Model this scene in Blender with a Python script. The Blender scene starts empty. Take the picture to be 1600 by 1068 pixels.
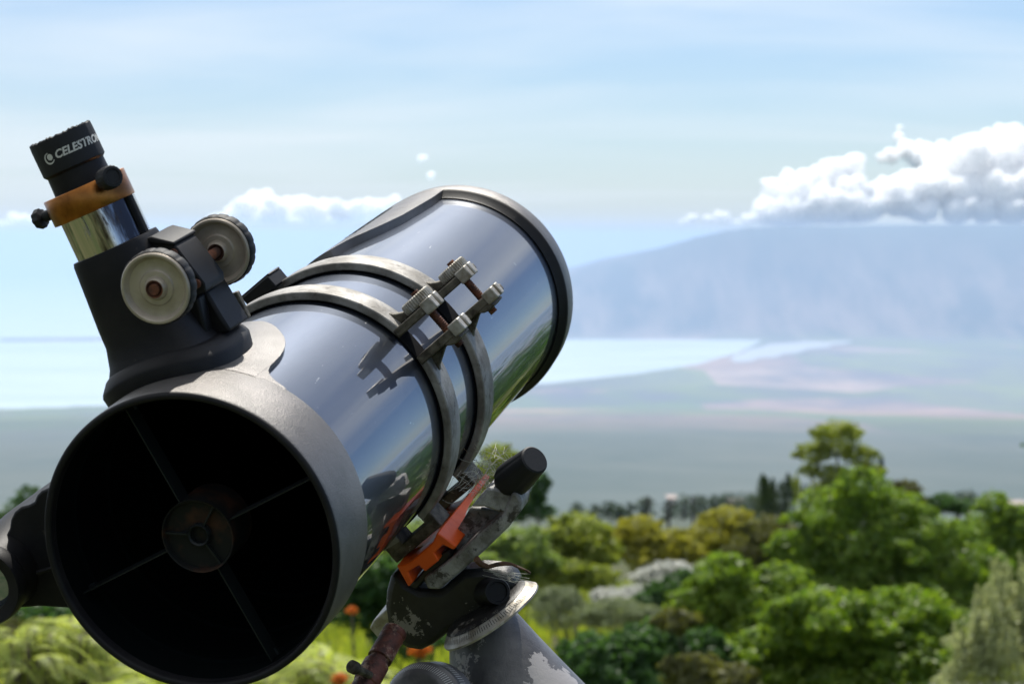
import bpy, bmesh, math, random
import numpy as np
from mathutils import Matrix, Vector, noise as mnoise
R = math.radians
rng = np.random.default_rng(7)
random.seed(7)
sc = bpy.context.scene

# ------------------------------------------------------------------ camera
FPX, CX, CY, EYE = 3598.9, 800.0, 534.0, 370.0      # focal length and horizon row, in photograph pixels
PITCH = math.atan((CY - EYE) / FPX)
CAM_H = 1.62
cam_d = bpy.data.cameras.new('camera'); cam = bpy.data.objects.new('camera', cam_d)
sc.collection.objects.link(cam); sc.camera = cam
cam.location = (0, 0, CAM_H); cam.rotation_euler = (R(90) - PITCH, 0, 0)
cam_d.sensor_width = 36.0; cam_d.lens = 36.0 * FPX / 1600.0
cam_d.clip_start = 0.05; cam_d.clip_end = 300000.0
cam_d.dof.use_dof = True; cam_d.dof.focus_distance = 1.27; cam_d.dof.aperture_fstop = 21.0

# ------------------------------------------------------------------ sky, sun, exposure
SUN_EL, SUN_AZ = R(57), R(4)                        # azimuth measured from the view direction, right positive
world = bpy.data.worlds.new('World'); sc.world = world; world.use_nodes = True
def build_world():
    nt = world.node_tree; nt.nodes.clear(); N = nt.nodes.new; L = nt.links.new
    out = N('ShaderNodeOutputWorld'); bg = N('ShaderNodeBackground'); bg.inputs['Strength'].default_value = 0.078
    sky = N('ShaderNodeTexSky'); sky.sky_type = 'NISHITA'; sky.sun_disc = False
    sky.sun_elevation = SUN_EL; sky.sun_rotation = SUN_AZ; sky.altitude = 900
    sky.air_density = 1.0; sky.dust_density = 0.7; sky.ozone_density = 2.0
    geo = N('ShaderNodeTexCoord')
    sep = N('ShaderNodeSeparateXYZ'); L(geo.outputs['Generated'], sep.inputs[0])
    zc = N('ShaderNodeMath'); zc.operation = 'MAXIMUM'; L(sep.outputs['Z'], zc.inputs[0]); zc.inputs[1].default_value = 0.0
    za = N('ShaderNodeMath'); za.operation = 'ADD'; L(zc.outputs[0], za.inputs[0]); za.inputs[1].default_value = 0.09
    dx = N('ShaderNodeMath'); dx.operation = 'DIVIDE'; L(sep.outputs['X'], dx.inputs[0]); L(za.outputs[0], dx.inputs[1])
    dy = N('ShaderNodeMath'); dy.operation = 'DIVIDE'; L(sep.outputs['Y'], dy.inputs[0]); L(za.outputs[0], dy.inputs[1])
    cmb = N('ShaderNodeCombineXYZ'); L(dx.outputs[0], cmb.inputs[0]); L(dy.outputs[0], cmb.inputs[1])
    # thin streaked high cloud
    n1 = N('ShaderNodeTexNoise'); n1.inputs['Scale'].default_value = 0.75; n1.inputs['Detail'].default_value = 7; n1.inputs['Roughness'].default_value = 0.5
    n1.inputs['Distortion'].default_value = 0.5
    mp = N('ShaderNodeMapping'); mp.inputs['Scale'].default_value = (0.55, 0.95, 1); mp.inputs['Location'].default_value = (1.7, 0.4, 0)
    L(cmb.outputs[0], mp.inputs[0]); L(mp.outputs[0], n1.inputs['Vector'])
    r1 = N('ShaderNodeValToRGB'); r1.color_ramp.elements[0].position = 0.38; r1.color_ramp.elements[1].position = 0.64
    r1.color_ramp.elements[0].color = (0, 0, 0, 1); r1.color_ramp.elements[1].color = (0.98, 0.98, 0.98, 1)
    cov = N('ShaderNodeMapRange'); cov.interpolation_type = 'SMOOTHSTEP'; cov.inputs['From Min'].default_value = 0.17; cov.inputs['From Max'].default_value = 0.42; cov.inputs['To Min'].default_value = -0.02; cov.inputs['To Max'].default_value = 0.13; L(sep.outputs['Z'], cov.inputs['Value'])
    sx = N('ShaderNodeMath'); sx.operation = 'MULTIPLY'; sx.inputs[1].default_value = -0.26; L(sep.outputs['X'], sx.inputs[0])
    s1 = N('ShaderNodeMath'); s1.operation = 'ADD'; L(n1.outputs['Fac'], s1.inputs[0]); L(cov.outputs[0], s1.inputs[1])
    s2 = N('ShaderNodeMath'); s2.operation = 'ADD'; L(s1.outputs[0], s2.inputs[0]); L(sx.outputs[0], s2.inputs[1])
    L(s2.outputs[0], r1.inputs[0])
    mix = N('ShaderNodeMix'); mix.data_type = 'RGBA'; mix.blend_type = 'MIX'
    hz = N('ShaderNodeMapRange'); hz.inputs['From Min'].default_value = 0.13; hz.inputs['From Max'].default_value = 0.32; hz.inputs['To Min'].default_value = 0.54; hz.inputs['To Max'].default_value = 0.98; L(sep.outputs['Z'], hz.inputs['Value'])
    fm = N('ShaderNodeMath'); fm.operation = 'MULTIPLY'; L(r1.outputs['Color'], fm.inputs[0]); L(hz.outputs[0], fm.inputs[1]); L(fm.outputs[0], mix.inputs['Factor'])
    tint = N('ShaderNodeMix'); tint.data_type = 'RGBA'; tint.blend_type = 'MULTIPLY'; tint.inputs['Factor'].default_value = 1.0; L(sky.outputs[0], tint.inputs['A']); tint.inputs['B'].default_value = (0.94, 1.035, 1.19, 1)
    L(tint.outputs['Result'], mix.inputs['A'])
    dt = N('ShaderNodeVectorMath'); dt.operation = 'DOT_PRODUCT'; L(geo.outputs['Generated'], dt.inputs[0]); dt.inputs[1].default_value = (math.sin(SUN_AZ) * math.cos(SUN_EL), math.cos(SUN_AZ) * math.cos(SUN_EL), math.sin(SUN_EL))
    fs = N('ShaderNodeMapRange'); fs.inputs['From Min'].default_value = -0.3; fs.inputs['From Max'].default_value = 0.95; fs.inputs['To Min'].default_value = 0.30; fs.inputs['To Max'].default_value = 1.15; L(dt.outputs['Value'], fs.inputs['Value'])
    cc = N('ShaderNodeMix'); cc.data_type = 'RGBA'; cc.blend_type = 'MULTIPLY'; cc.inputs['Factor'].default_value = 1.0; cc.inputs['A'].default_value = (11.6, 12.2, 12.7, 1); L(fs.outputs[0], cc.inputs['B'])   # thin cloud scatters sunlight forward
    L(cc.outputs['Result'], mix.inputs['B'])
    L(mix.outputs['Result'], bg.inputs['Color']); L(bg.outputs[0], out.inputs[0])
build_world()
sun_d = bpy.data.lights.new('sun', 'SUN'); sun_d.energy = 4.7; sun_d.angle = R(0.55); sun_d.color = (1.0, 0.95, 0.86)
sun = bpy.data.objects.new('sun', sun_d); sc.collection.objects.link(sun)
sdir = Vector((math.sin(SUN_AZ) * math.cos(SUN_EL), math.cos(SUN_AZ) * math.cos(SUN_EL), math.sin(SUN_EL)))
sun.rotation_euler = sdir.to_track_quat('Z', 'Y').to_euler()
sc.view_settings.view_transform = 'Standard'; sc.view_settings.look = 'None'
sc.view_settings.exposure = 0.24; sc.view_settings.gamma = 1.0; sc.view_settings.use_curve_mapping = False
sc.cycles.max_bounces = 8; sc.cycles.volume_bounces = 1; sc.cycles.transparent_max_bounces = 16
sc.cycles.caustics_reflective = False; sc.cycles.caustics_refractive = False
sc.cycles.sample_clamp_indirect = 6.0

# ------------------------------------------------------------------ frames of reference
U = 0.075                                            # radius of the telescope's mouth in metres
fwd = Vector((0, math.cos(PITCH), -math.sin(PITCH))); rgt = Vector((1, 0, 0)); dwn = Vector((0, -math.sin(PITCH), -math.cos(PITCH)))
CAMP = Vector((0, 0, CAM_H))
def cam2w(v): return rgt * v[0] + dwn * v[1] + fwd * v[2]
C0 = CAMP + cam2w((-2.0581989, 1.2866832, 14.67748465)) * U
AX = cam2w((0.24695824, -0.2626603, 1.0)).normalized()
E1 = (Vector((0, 0, 1)) - AX * AX.z).normalized(); E2 = AX.cross(E1)
TEL = Matrix(((E2.x, AX.x, E1.x, C0.x), (E2.y, AX.y, E1.y, C0.y), (E2.z, AX.z, E1.z, C0.z), (0, 0, 0, 1))) @ Matrix.Scale(U, 4)
TELI = TEL.inverted()
def ray(x, y): return cam2w(((x - CX) / FPX, (y - CY) / FPX, 1.0))
def plane(x, y, t):                                   # photograph point -> telescope frame, on the cross-section at distance t along the tube
    d = ray(x, y); s = ((C0 - CAMP).dot(AX) + t * U) / d.dot(AX)
    q = TELI @ (CAMP + d * s); return (q.x, q.z)
def tl(t, r, ph): return Vector((r * math.sin(R(ph)), t, r * math.cos(R(ph))))
FOC = TEL @ Matrix.Rotation(R(-21.5), 4, 'Y') @ Matrix.Translation((0, 0.8, 0))    # focuser: Z outwards, X to the right, Y along the tube
ZY = Matrix.Rotation(R(-90), 4, 'X')                  # lathe axis Z -> Y

# ------------------------------------------------------------------ materials
def nodes(name):
    m = bpy.data.materials.new(name); m.use_nodes = True
    nt = m.node_tree; b = nt.nodes['Principled BSDF']; return m, nt, b
def S(b, **k):
    for n, v in k.items():
        n = n.replace('_', ' ')
        if len(v) == 3 if isinstance(v, tuple) else False: v = (*v, 1)
        b.inputs[n].default_value = v
def surf(name, c1, c2=None, scale=8.0, rough=0.5, metal=0.0, bump=0.0, bscale=None, lo=0.4, hi=0.6, c3=None, s3=3.0, lo3=0.6, hi3=0.66, spec=0.5, coat=0.0, coatr=0.05, rot=None, stretch=(1, 1, 1), rvar=0.0, detail=6):
    m, nt, b = nodes(name); N = nt.nodes.new; L = nt.links.new
    S(b, Base_Color=c1, Roughness=rough, Metallic=metal); b.inputs['Specular IOR Level'].default_value = spec
    b.inputs['Coat Weight'].default_value = coat; b.inputs['Coat Roughness'].default_value = coatr; b.inputs['Coat IOR'].default_value = 2.25 if coatr < 0.03 else 1.5
    tc = N('ShaderNodeTexCoord'); mp = N('ShaderNodeMapping'); mp.inputs['Scale'].default_value = stretch
    if rot is not None: mp.vector_type = 'TEXTURE'; mp.inputs['Rotation'].default_value = (0, R(rot), 0)
    L(tc.outputs['Object'], mp.inputs[0])
    def nz(s, d=detail, r=0.6):
        n = N('ShaderNodeTexNoise'); n.inputs['Scale'].default_value = s; n.inputs['Detail'].default_value = d; n.inputs['Roughness'].default_value = r
        L(mp.outputs[0], n.inputs['Vector']); return n
    def rp(src, a, z):
        r = N('ShaderNodeMapRange'); r.inputs['From Min'].default_value = a; r.inputs['From Max'].default_value = z
        L(src, r.inputs['Value']); return r
    col = None
    if c2:
        n = nz(scale); r = rp(n.outputs['Fac'], lo, hi)
        mx = N('ShaderNodeMix'); mx.data_type = 'RGBA'; L(r.outputs[0], mx.inputs['Factor'])
        mx.inputs['A'].default_value = (*c1, 1); mx.inputs['B'].default_value = (*c2, 1); col = mx.outputs['Result']
        if c3:
            n3 = nz(s3, 10, 0.7); r3 = rp(n3.outputs['Fac'], lo3, hi3)
            m3 = N('ShaderNodeMix'); m3.data_type = 'RGBA'; L(r3.outputs[0], m3.inputs['Factor'])
            L(col, m3.inputs['A']); m3.inputs['B'].default_value = (*c3, 1); col = m3.outputs['Result']
            if metal > 0:
                rr = N('ShaderNodeMapRange'); rr.inputs['To Min'].default_value = metal; rr.inputs['To Max'].default_value = 0.0
                L(r3.outputs[0], rr.inputs['Value']); L(rr.outputs[0], b.inputs['Metallic'])
        L(col, b.inputs['Base Color'])
        if rvar:
            rr = N('ShaderNodeMapRange'); rr.inputs['To Min'].default_value = rough; rr.inputs['To Max'].default_value = min(1, rough + rvar)
            L(n.outputs['Fac'], rr.inputs['Value']); L(rr.outputs[0], b.inputs['Roughness'])
    if bump:
        nb = nz(bscale or scale * 3, 8, 0.7); bp = N('ShaderNodeBump'); bp.inputs['Strength'].default_value = bump; bp.inputs['Distance'].default_value = 0.001
        L(nb.outputs['Fac'], bp.inputs['Height']); L(bp.outputs[0], b.inputs['Normal'])
    return m
M = {}
# object coordinates of telescope parts are in metres
M['paint'] = surf('glossy_blue_black_paint', (0.055, 0.068, 0.098), (0.040, 0.052, 0.080), 30, rough=0.36, metal=0.9, coat=1.0, coatr=0.018, stretch=(1, 0.25, 1), c3=(0.42, 0.42, 0.43), s3=230, lo3=0.66, hi3=0.72, rvar=0.06, bump=0.03, bscale=500)
M['cap'] = surf('warm_grey_cap_paint', (0.165, 0.153, 0.146), (0.125, 0.117, 0.112), 40, rough=0.30, metal=0.45, bump=0.5, bscale=900, spec=0.6, rvar=0.15)
M['inside'] = surf('matt_black_inside', (0.0025, 0.004, 0.0045), rough=0.95, spec=0.03)
M['innerrib'] = surf('dark_grey_spider', (0.009, 0.012, 0.013), rough=0.45, spec=0.25)
M['hub'] = surf('tarnished_hub', (0.010, 0.011, 0.011), (0.055, 0.025, 0.014), 60, rough=0.5, lo=0.5, hi=0.7, spec=0.15)
M['plastic'] = surf('black_plastic', (0.007, 0.007, 0.009), (0.016, 0.015, 0.015), 45, rough=0.42, bump=0.15, bscale=900, lo=0.45, hi=0.75, c3=(0.10, 0.085, 0.07), s3=55, lo3=0.66, hi3=0.80, spec=0.22, rvar=0.2)
M['rubber'] = surf('black_rubber', (0.012, 0.013, 0.016), rough=0.6, bump=0.2, bscale=700, spec=0.3)
M['dimprint'] = surf('worn_print', (0.16, 0.155, 0.14), rough=0.6)
M['print'] = surf('white_print', (0.55, 0.55, 0.53), rough=0.6)
M['gold'] = surf('orange_anodised_metal', (0.50, 0.20, 0.05), (0.24, 0.09, 0.028), 45, rough=0.30, metal=1.0, bump=0.1, bscale=1200, c3=(0.06, 0.03, 0.02), s3=70, lo3=0.66, hi3=0.75)
M['chrome'] = surf('streaked_chrome', (0.66, 0.63, 0.64), (0.10, 0.085, 0.085), 90, rough=0.06, metal=1.0, lo=0.46, hi=0.56, c3=(0.03, 0.02, 0.018), s3=150, lo3=0.56, hi3=0.64, rot=-21.5, stretch=(1, 1, 7), rvar=0.12)  # highlights and dark reflected streaks put into the colour, along the draw tube
M['champagne'] = surf('champagne_metal', (0.46, 0.40, 0.33), (0.36, 0.31, 0.25), 60, rough=0.36, metal=0.4, bump=0.15, bscale=1600, c3=(0.08, 0.06, 0.04), s3=80, lo3=0.68, hi3=0.76)
M['rust'] = surf('rust', (0.16, 0.05, 0.02), (0.05, 0.022, 0.015), 110, rough=0.8, bump=0.8, bscale=400, c3=(0.42, 0.2, 0.1), s3=60, lo3=0.56, hi3=0.66)
M['redrust'] = surf('red_brown_rusted_shaft', (0.16, 0.045, 0.028), (0.045, 0.016, 0.012), 140, rough=0.55, bump=0.9, bscale=350, c3=(0.46, 0.30, 0.22), s3=75, lo3=0.55, hi3=0.64)
M['ring'] = surf('weathered_cast_aluminium', (0.30, 0.29, 0.275), (0.15, 0.14, 0.125), 55, rough=0.45, metal=0.35, bump=0.55, bscale=320, c3=(0.06, 0.047, 0.034), s3=130, lo3=0.57, hi3=0.66, rvar=0.2)
M['lug'] = surf('corroded_lug_metal', (0.13, 0.115, 0.085), (0.04, 0.033, 0.023), 130, rough=0.6, metal=0.25, bump=0.8, bscale=380, lo=0.42, hi=0.6, c3=(0.36, 0.34, 0.29), s3=190, lo3=0.62, hi3=0.68)
M['brightmetal'] = surf('bright_aluminium', (0.48, 0.46, 0.42), (0.26, 0.23, 0.18), 110, rough=0.45, metal=0.55, bump=0.3, bscale=500)
M['felt'] = surf('black_felt_lining', (0.008, 0.008, 0.009), rough=0.95, spec=0.05)
M['orange'] = surf('orange_painted_metal', (0.85, 0.115, 0.008), (0.72, 0.09, 0.008), 50, rough=0.42, bump=0.15, bscale=600, c3=(0.5, 0.25, 0.16), s3=50, lo3=0.66, hi3=0.8)
M['mount'] = surf('peeling_black_paint_on_grey_casting', (0.008, 0.008, 0.009), (0.020, 0.019, 0.018), 40, rough=0.42, bump=0.5, bscale=260, c3=(0.26, 0.24, 0.21), s3=34, lo3=0.585, hi3=0.595)
M['saddle'] = surf('grey_weathered_saddle', (0.38, 0.38, 0.385), (0.17, 0.165, 0.155), 70, rough=0.55, metal=0.2, bump=1.0, bscale=300, c3=(0.05, 0.045, 0.04), s3=110, lo3=0.54, hi3=0.62)
M['cone'] = surf('grey_casting_with_peeled_patches', (0.075, 0.073, 0.078), (0.14, 0.135, 0.135), 45, rough=0.36, metal=0.25, bump=0.35, bscale=400, c3=(0.38, 0.35, 0.33), s3=30, lo3=0.62, hi3=0.63)
M['glass'] = surf('lens_glass', (0.35, 0.40, 0.48), rough=0.03, metal=0.9)
M['red'] = surf('red_marks', (0.6, 0.05, 0.03), rough=0.5)
M['web'] = surf('cobweb_thread', (0.5, 0.5, 0.42), rough=0.6)
M['dryleaf'] = surf('dry_brown_curl', (0.10, 0.045, 0.018), (0.035, 0.018, 0.01), 160, rough=0.8, bump=0.8, bscale=300)

# ------------------------------------------------------------------ object helpers
def link(o, parent=None, Mw=None):
    sc.collection.objects.link(o)
    if parent is not None: o.parent = parent
    return o
def tag(o, label=None, cat=None, group=None, kind=None):
    if label: o['label'] = label
    if cat: o['category'] = cat
    if group: o['group'] = group
    if kind: o['kind'] = kind
    return o
WORLDM = {}
def empty(name, Mw, label=None, cat=None, group=None):
    o = bpy.data.objects.new(name, None); o.empty_display_size = 0.02; link(o); o.matrix_world = Mw; WORLDM[o.name] = Mw.copy()
    return tag(o, label, cat, group)
def obj(name, bm, mat, parent=None, Mw=Matrix(), smooth=35, bevel=0.0, label=None):
    me = bpy.data.meshes.new(name)
    base = WORLDM[parent.name] if parent is not None else Matrix()
    T = base.inverted() @ Mw
    bmesh.ops.transform(bm, matrix=T, verts=bm.verts[:])
    bmesh.ops.recalc_face_normals(bm, faces=bm.faces[:])
    bm.to_mesh(me); bm.free()
    if smooth is not None:
        me.polygons.foreach_set('use_smooth', [True] * len(me.polygons)); me.set_sharp_from_angle(angle=R(smooth))
    o = bpy.data.objects.new(name, me); me.materials.append(mat); link(o, parent)
    WORLDM[o.name] = base.copy()
    if bevel:
        b = o.modifiers.new('bevel', 'BEVEL'); b.width = bevel; b.segments = 2; b.limit_method = 'ANGLE'; b.angle_limit = R(40)
    if label: o['label'] = label
    return o
def npmesh(name, V, F, mat, parent=None, smooth=False):
    me = bpy.data.meshes.new(name); V = np.asarray(V, np.float32).reshape(-1, 3); F = np.asarray(F, np.int32)
    k = F.shape[1]; me.vertices.add(len(V)); me.vertices.foreach_set('co', V.ravel())
    me.loops.add(F.size); me.loops.foreach_set('vertex_index', F.ravel())
    me.polygons.add(len(F)); me.polygons.foreach_set('loop_start', np.arange(0, F.size, k, dtype=np.int32))
    me.polygons.foreach_set('loop_total', np.full(len(F), k, np.int32)); me.update(calc_edges=True)
    if smooth: me.polygons.foreach_set('use_smooth', np.ones(len(F), bool))
    o = bpy.data.objects.new(name, me)
    for mm in (mat if isinstance(mat, list) else [mat]): me.materials.append(mm)
    link(o, parent); WORLDM[o.name] = Matrix(); return o
def B(): return bmesh.new()
def lathe(bm, prof, seg=64, a0=0, a1=360, M_=Matrix(), wob=None):
    full = abs(a1 - a0) >= 359.9; n = seg if full else seg + 1; rows = []
    for i in range(n):
        a = R(a0 + (a1 - a0) * i / seg); row = []
        for (r, z) in prof:
            rr = r * (wob(a, z) if wob else 1); row.append(bm.verts.new(M_ @ Vector((rr * math.sin(a), rr * math.cos(a), z))))
        rows.append(row)
    for i in range(n if full else n - 1):
        p, q = rows[i], rows[(i + 1) % n]
        for j in range(len(prof) - 1):
            try: bm.faces.new((p[j], q[j], q[j + 1], p[j + 1]))
            except ValueError: pass
    if not full:
        if prof[0] == prof[-1]:
            for row in (rows[0], rows[-1]): bm.faces.new(row[:-1])
    bmesh.ops.remove_doubles(bm, verts=bm.verts[:], dist=1e-7)
    return bm
def closed(prof): return prof + [prof[0]]
def box(bm, x0, x1, y0, y1, z0, z1, M_=Matrix()):
    v = [bm.verts.new(M_ @ Vector(p)) for p in ((x0, y0, z0), (x1, y0, z0), (x1, y1, z0), (x0, y1, z0), (x0, y0, z1), (x1, y0, z1), (x1, y1, z1), (x0, y1, z1))]
    for f in ((0, 3, 2, 1), (4, 5, 6, 7), (0, 1, 5, 4), (1, 2, 6, 5), (2, 3, 7, 6), (3, 0, 4, 7)): bm.faces.new([v[i] for i in f])
    return bm
def prism(bm, pts, y0, y1, M_=Matrix(), shift=(0, 0), sc1=1.0):   # polygon in XZ extruded along Y
    cx = sum(p[0] for p in pts) / len(pts); cz = sum(p[1] for p in pts) / len(pts)
    a = [bm.verts.new(M_ @ Vector((x, y0, z))) for x, z in pts]
    b = [bm.verts.new(M_ @ Vector((cx + (x - cx) * sc1 + shift[0], y1, cz + (z - cz) * sc1 + shift[1]))) for x, z in pts]
    bm.faces.new(a); bm.faces.new(b[::-1]); n = len(pts)
    for i in range(n): bm.faces.new((a[i], b[i], b[(i + 1) % n], a[(i + 1) % n]))
    return bm
def tube(bm, pts, r0, r1=None, seg=8, caps=True):
    r1 = r0 if r1 is None else r1; n = len(pts); pts = [Vector(p) for p in pts]; rows = []
    for i, p in enumerate(pts):
        d = (pts[min(i + 1, n - 1)] - pts[max(i - 1, 0)]).normalized(); s = d.orthogonal().normalized() if i == 0 else (ps - d * ps.dot(d)).normalized()
        ps = s; w = d.cross(s); r = r0 + (r1 - r0) * i / max(1, n - 1)
        rows.append([bm.verts.new(p + (s * math.cos(2 * math.pi * k / seg) + w * math.sin(2 * math.pi * k / seg)) * r) for k in range(seg)])
    for i in range(n - 1):
        for k in range(seg): bm.faces.new((rows[i][k], rows[i][(k + 1) % seg], rows[i + 1][(k + 1) % seg], rows[i + 1][k]))
    if caps: bm.faces.new(rows[0][::-1]); bm.faces.new(rows[-1])
    return bm
def frame(o, z, xh=None):                             # matrix with Z along z at o
    z = Vector(z).normalized(); x = Vector(xh) if xh is not None else z.orthogonal(); x = (x - z * x.dot(z)).normalized(); y = z.cross(x)
    return Matrix(((x.x, y.x, z.x, o[0]), (x.y, y.y, z.y, o[1]), (x.z, y.z, z.z, o[2]), (0, 0, 0, 1)))
def sst(a, b, x):
    t = min(1, max(0, (x - a) / (b - a))); return t * t * (3 - 2 * t)
# ================================================================== land, sea and air
RE = 6371000.0
SEA = -900.0
def coast(th):                                        # distance of the near shore, by compass angle (radians, right positive)
    px = CX + FPX * math.tan(max(-1.3, min(1.3, th)))
    t = [(-4000, 9000), (0, 11570), (180, 11900), (500, 12800), (850, 14100), (1000, 15400), (1090, 16600), (1150, 18300), (1172, 19600), (1200, 21500), (1260, 60000)]
    return float(np.interp(px, [a for a, b in t], [b for a, b in t]))
def skyline(px):                                      # row of the mountain crest in the photograph
    t = [(300, 560), (600, 505), (760, 455), (890, 430), (940, 411), (1030, 387), (1085, 371), (1119, 363), (1150, 358), (1200, 354), (1400, 351), (1600, 350), (2400, 352), (3200, 380), (4500, 470)]
    return float(np.interp(px, [a for a, b in t], [b for a, b in t]))
def smoothnoise(x, y, s): return mnoise.fractal(Vector((x / s, y / s, 3.7)), 0.9, 2.1, 6)
def ground_z(x, y, d=None):
    d = math.hypot(x, y) if d is None else d; th = math.atan2(x, y)
    dropn = d * (0.072 + 0.055 * math.exp(-d / 3000))
    f = 1.0 if abs(th) < 1.0 else 1.0 - 1.15 * sst(1.0, 2.6, abs(th))
    z = -min(dropn * f, 893) if f > 0 else min(-dropn * f, 60)
    if -z > 780 and f > 0: z = -(780 + (893 - 780) * (1 - math.exp(-(dropn * f - 780) / 113)))
    z = max(z, -894)
    if d < 400: z += 0.10 * mnoise.noise(Vector((x / 6, y / 6, 0))) * sst(3, 12, d)
    if d > 300: z += smoothnoise(x, y, 900) * 7 * sst(300, 2500, d) * (1 if d < 11000 else 0.3)
    c = coast(th)
    if d > 9000 and f > 0:
        if abs(th) < 1.35:
            z = z + (-960 - z) * sst(c, c + 160, d)
            if d > 21000:                             # the far mountain
                px = CX + FPX * math.tan(th); top = 24500 * (EYE - skyline(px)) / FPX + 47
                base = -893 + 10 * sst(21400, 21700, d); s = sst(21450, 24800, d) ** 0.9
                zz = base + (top - base) * s + smoothnoise(x, y, 2200) * 330 * s * (1 - sst(23400, 24800, d)) * (1 if s > 0.02 else 0)
                zz = min(zz, 136 + 47)
                if px > 0: z = max(z, zz * 1.0) if d < 34000 else z
                # pale island beyond, left of the mountain
        # salt pond basin is kept flat
    return z - d * d / (2 * RE) * (1 if d > 3000 else 0)
def build_land():
    th = np.concatenate([np.linspace(-180, -24, 60, endpoint=False), np.linspace(-24, 24, 460, endpoint=False), np.linspace(24, 180, 60, endpoint=False)])
    th = np.radians(th); rr = np.concatenate([[0.3], np.geomspace(1.2, 9000, 130), np.linspace(9100, 23000, 110), np.linspace(23300, 36000, 60), np.linspace(37000, 42000, 6)])
    nT, nR = len(th), len(rr); V = np.zeros((nT, nR, 3))
    for i, a in enumerate(th):
        s, c = math.sin(a), math.cos(a)
        for j, d in enumerate(rr):
            x, y = d * s, d * c; V[i, j] = (x, y, ground_z(x, y, d))
    idx = np.arange(nT * nR).reshape(nT, nR); a = idx; b = np.roll(idx, -1, 0)
    F = np.stack([a[:, :-1], a[:, 1:], b[:, 1:], b[:, :-1]], -1).reshape(-1, 4)
    m, nt, bs = nodes('land_cover'); N = nt.nodes.new; L = nt.links.new
    tc = N('ShaderNodeTexCoord')
    def noise(scale, detail=6, stretch=(1, 1, 1), rough=0.6):
        mp = N('ShaderNodeMapping'); mp.inputs['Scale'].default_value = stretch; L(tc.outputs['Object'], mp.inputs[0])
        n = N('ShaderNodeTexNoise'); n.inputs['Scale'].default_value = scale; n.inputs['Detail'].default_value = detail; n.inputs['Roughness'].default_value = rough; L(mp.outputs[0], n.inputs['Vector']); return n.outputs['Fac']
    def ramp(src, a, z, lo=0.0, hi=1.0):
        r = N('ShaderNodeMapRange'); r.inputs['From Min'].default_value = a; r.inputs['From Max'].default_value = z; r.inputs['To Min'].default_value = lo; r.inputs['To Max'].default_value = hi; L(src, r.inputs['Value']); return r.outputs[0]
    def mixc(f, A, Bc):
        x = N('ShaderNodeMix'); x.data_type = 'RGBA'; L(f, x.inputs['Factor'])
        for s, v in (('A', A), ('B', Bc)):
            if isinstance(v, tuple): x.inputs[s].default_value = (*v, 1)
            else: L(v, x.inputs[s])
        return x.outputs['Result']
    ln = N('ShaderNodeVectorMath'); ln.operation = 'LENGTH'; L(tc.outputs['Object'], ln.inputs[0]); dist_ = ln.outputs['Value']
    sep = N('ShaderNodeSeparateXYZ'); L(tc.outputs['Object'], sep.inputs[0])
    scrub = mixc(ramp(noise(0.004, 10, (1, 0.16, 1), 0.7), 0.35, 0.65), (0.088, 0.118, 0.122), (0.13, 0.152, 0.150))  # scrub tinted blue-grey, some distance haze put into its colour
    vor = N('ShaderNodeTexVoronoi'); vor.inputs['Scale'].default_value = 0.00075; vor.inputs['Randomness'].default_value = 0.9
    mpv = N('ShaderNodeMapping'); mpv.inputs['Scale'].default_value = (1.2, 0.5, 0); L(tc.outputs['Object'], mpv.inputs[0]); L(mpv.outputs[0], vor.inputs['Vector'])
    cr = N('ShaderNodeValToRGB'); cr.color_ramp.interpolation = 'CONSTANT'; e = cr.color_ramp.elements
    e[0].position = 0; e[0].color = (0.16, 0.20, 0.11, 1); e[1].position = 0.2; e[1].color = (0.36, 0.255, 0.22, 1)
    for p, c in ((0.38, (0.15, 0.22, 0.10, 1)), (0.5, (0.42, 0.32, 0.28, 1)), (0.62, (0.20, 0.24, 0.13, 1)), (0.76, (0.32, 0.23, 0.20, 1)), (0.88, (0.13, 0.19, 0.10, 1))):
        q = e.new(p); q.color = c
    sv = N('ShaderNodeSeparateColor'); L(vor.outputs['Color'], sv.inputs[0]); L(sv.outputs[0], cr.inputs[0])
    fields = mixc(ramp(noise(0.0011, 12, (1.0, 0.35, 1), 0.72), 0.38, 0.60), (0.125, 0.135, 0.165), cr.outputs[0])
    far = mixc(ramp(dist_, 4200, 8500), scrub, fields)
    mtn = mixc(ramp(noise(0.0016, 12, (1.2, 0.25, 0.5), 0.7), 0.42, 0.60), (0.03, 0.055, 0.07), (0.22, 0.185, 0.17))
    mtn = mixc(ramp(sep.outputs['Z'], -500, 100), mtn, (0.04, 0.07, 0.06))
    far = mixc(ramp(dist_, 21000, 21900), far, mtn)
    near = mixc(ramp(noise(0.7, 8), 0.4, 0.62), (0.035, 0.055, 0.018), (0.09, 0.085, 0.04))
    near = mixc(ramp(dist_, 90, 700), near, scrub)
    col = mixc(ramp(dist_, 600, 1500), near, far); L(col, bs.inputs['Base Color'])
    S(bs, Roughness=0.9); bs.inputs['Specular IOR Level'].default_value = 0.1
    o = npmesh('ground', V, F, m, smooth=True); tag(o, kind='structure')
build_land()
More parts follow.
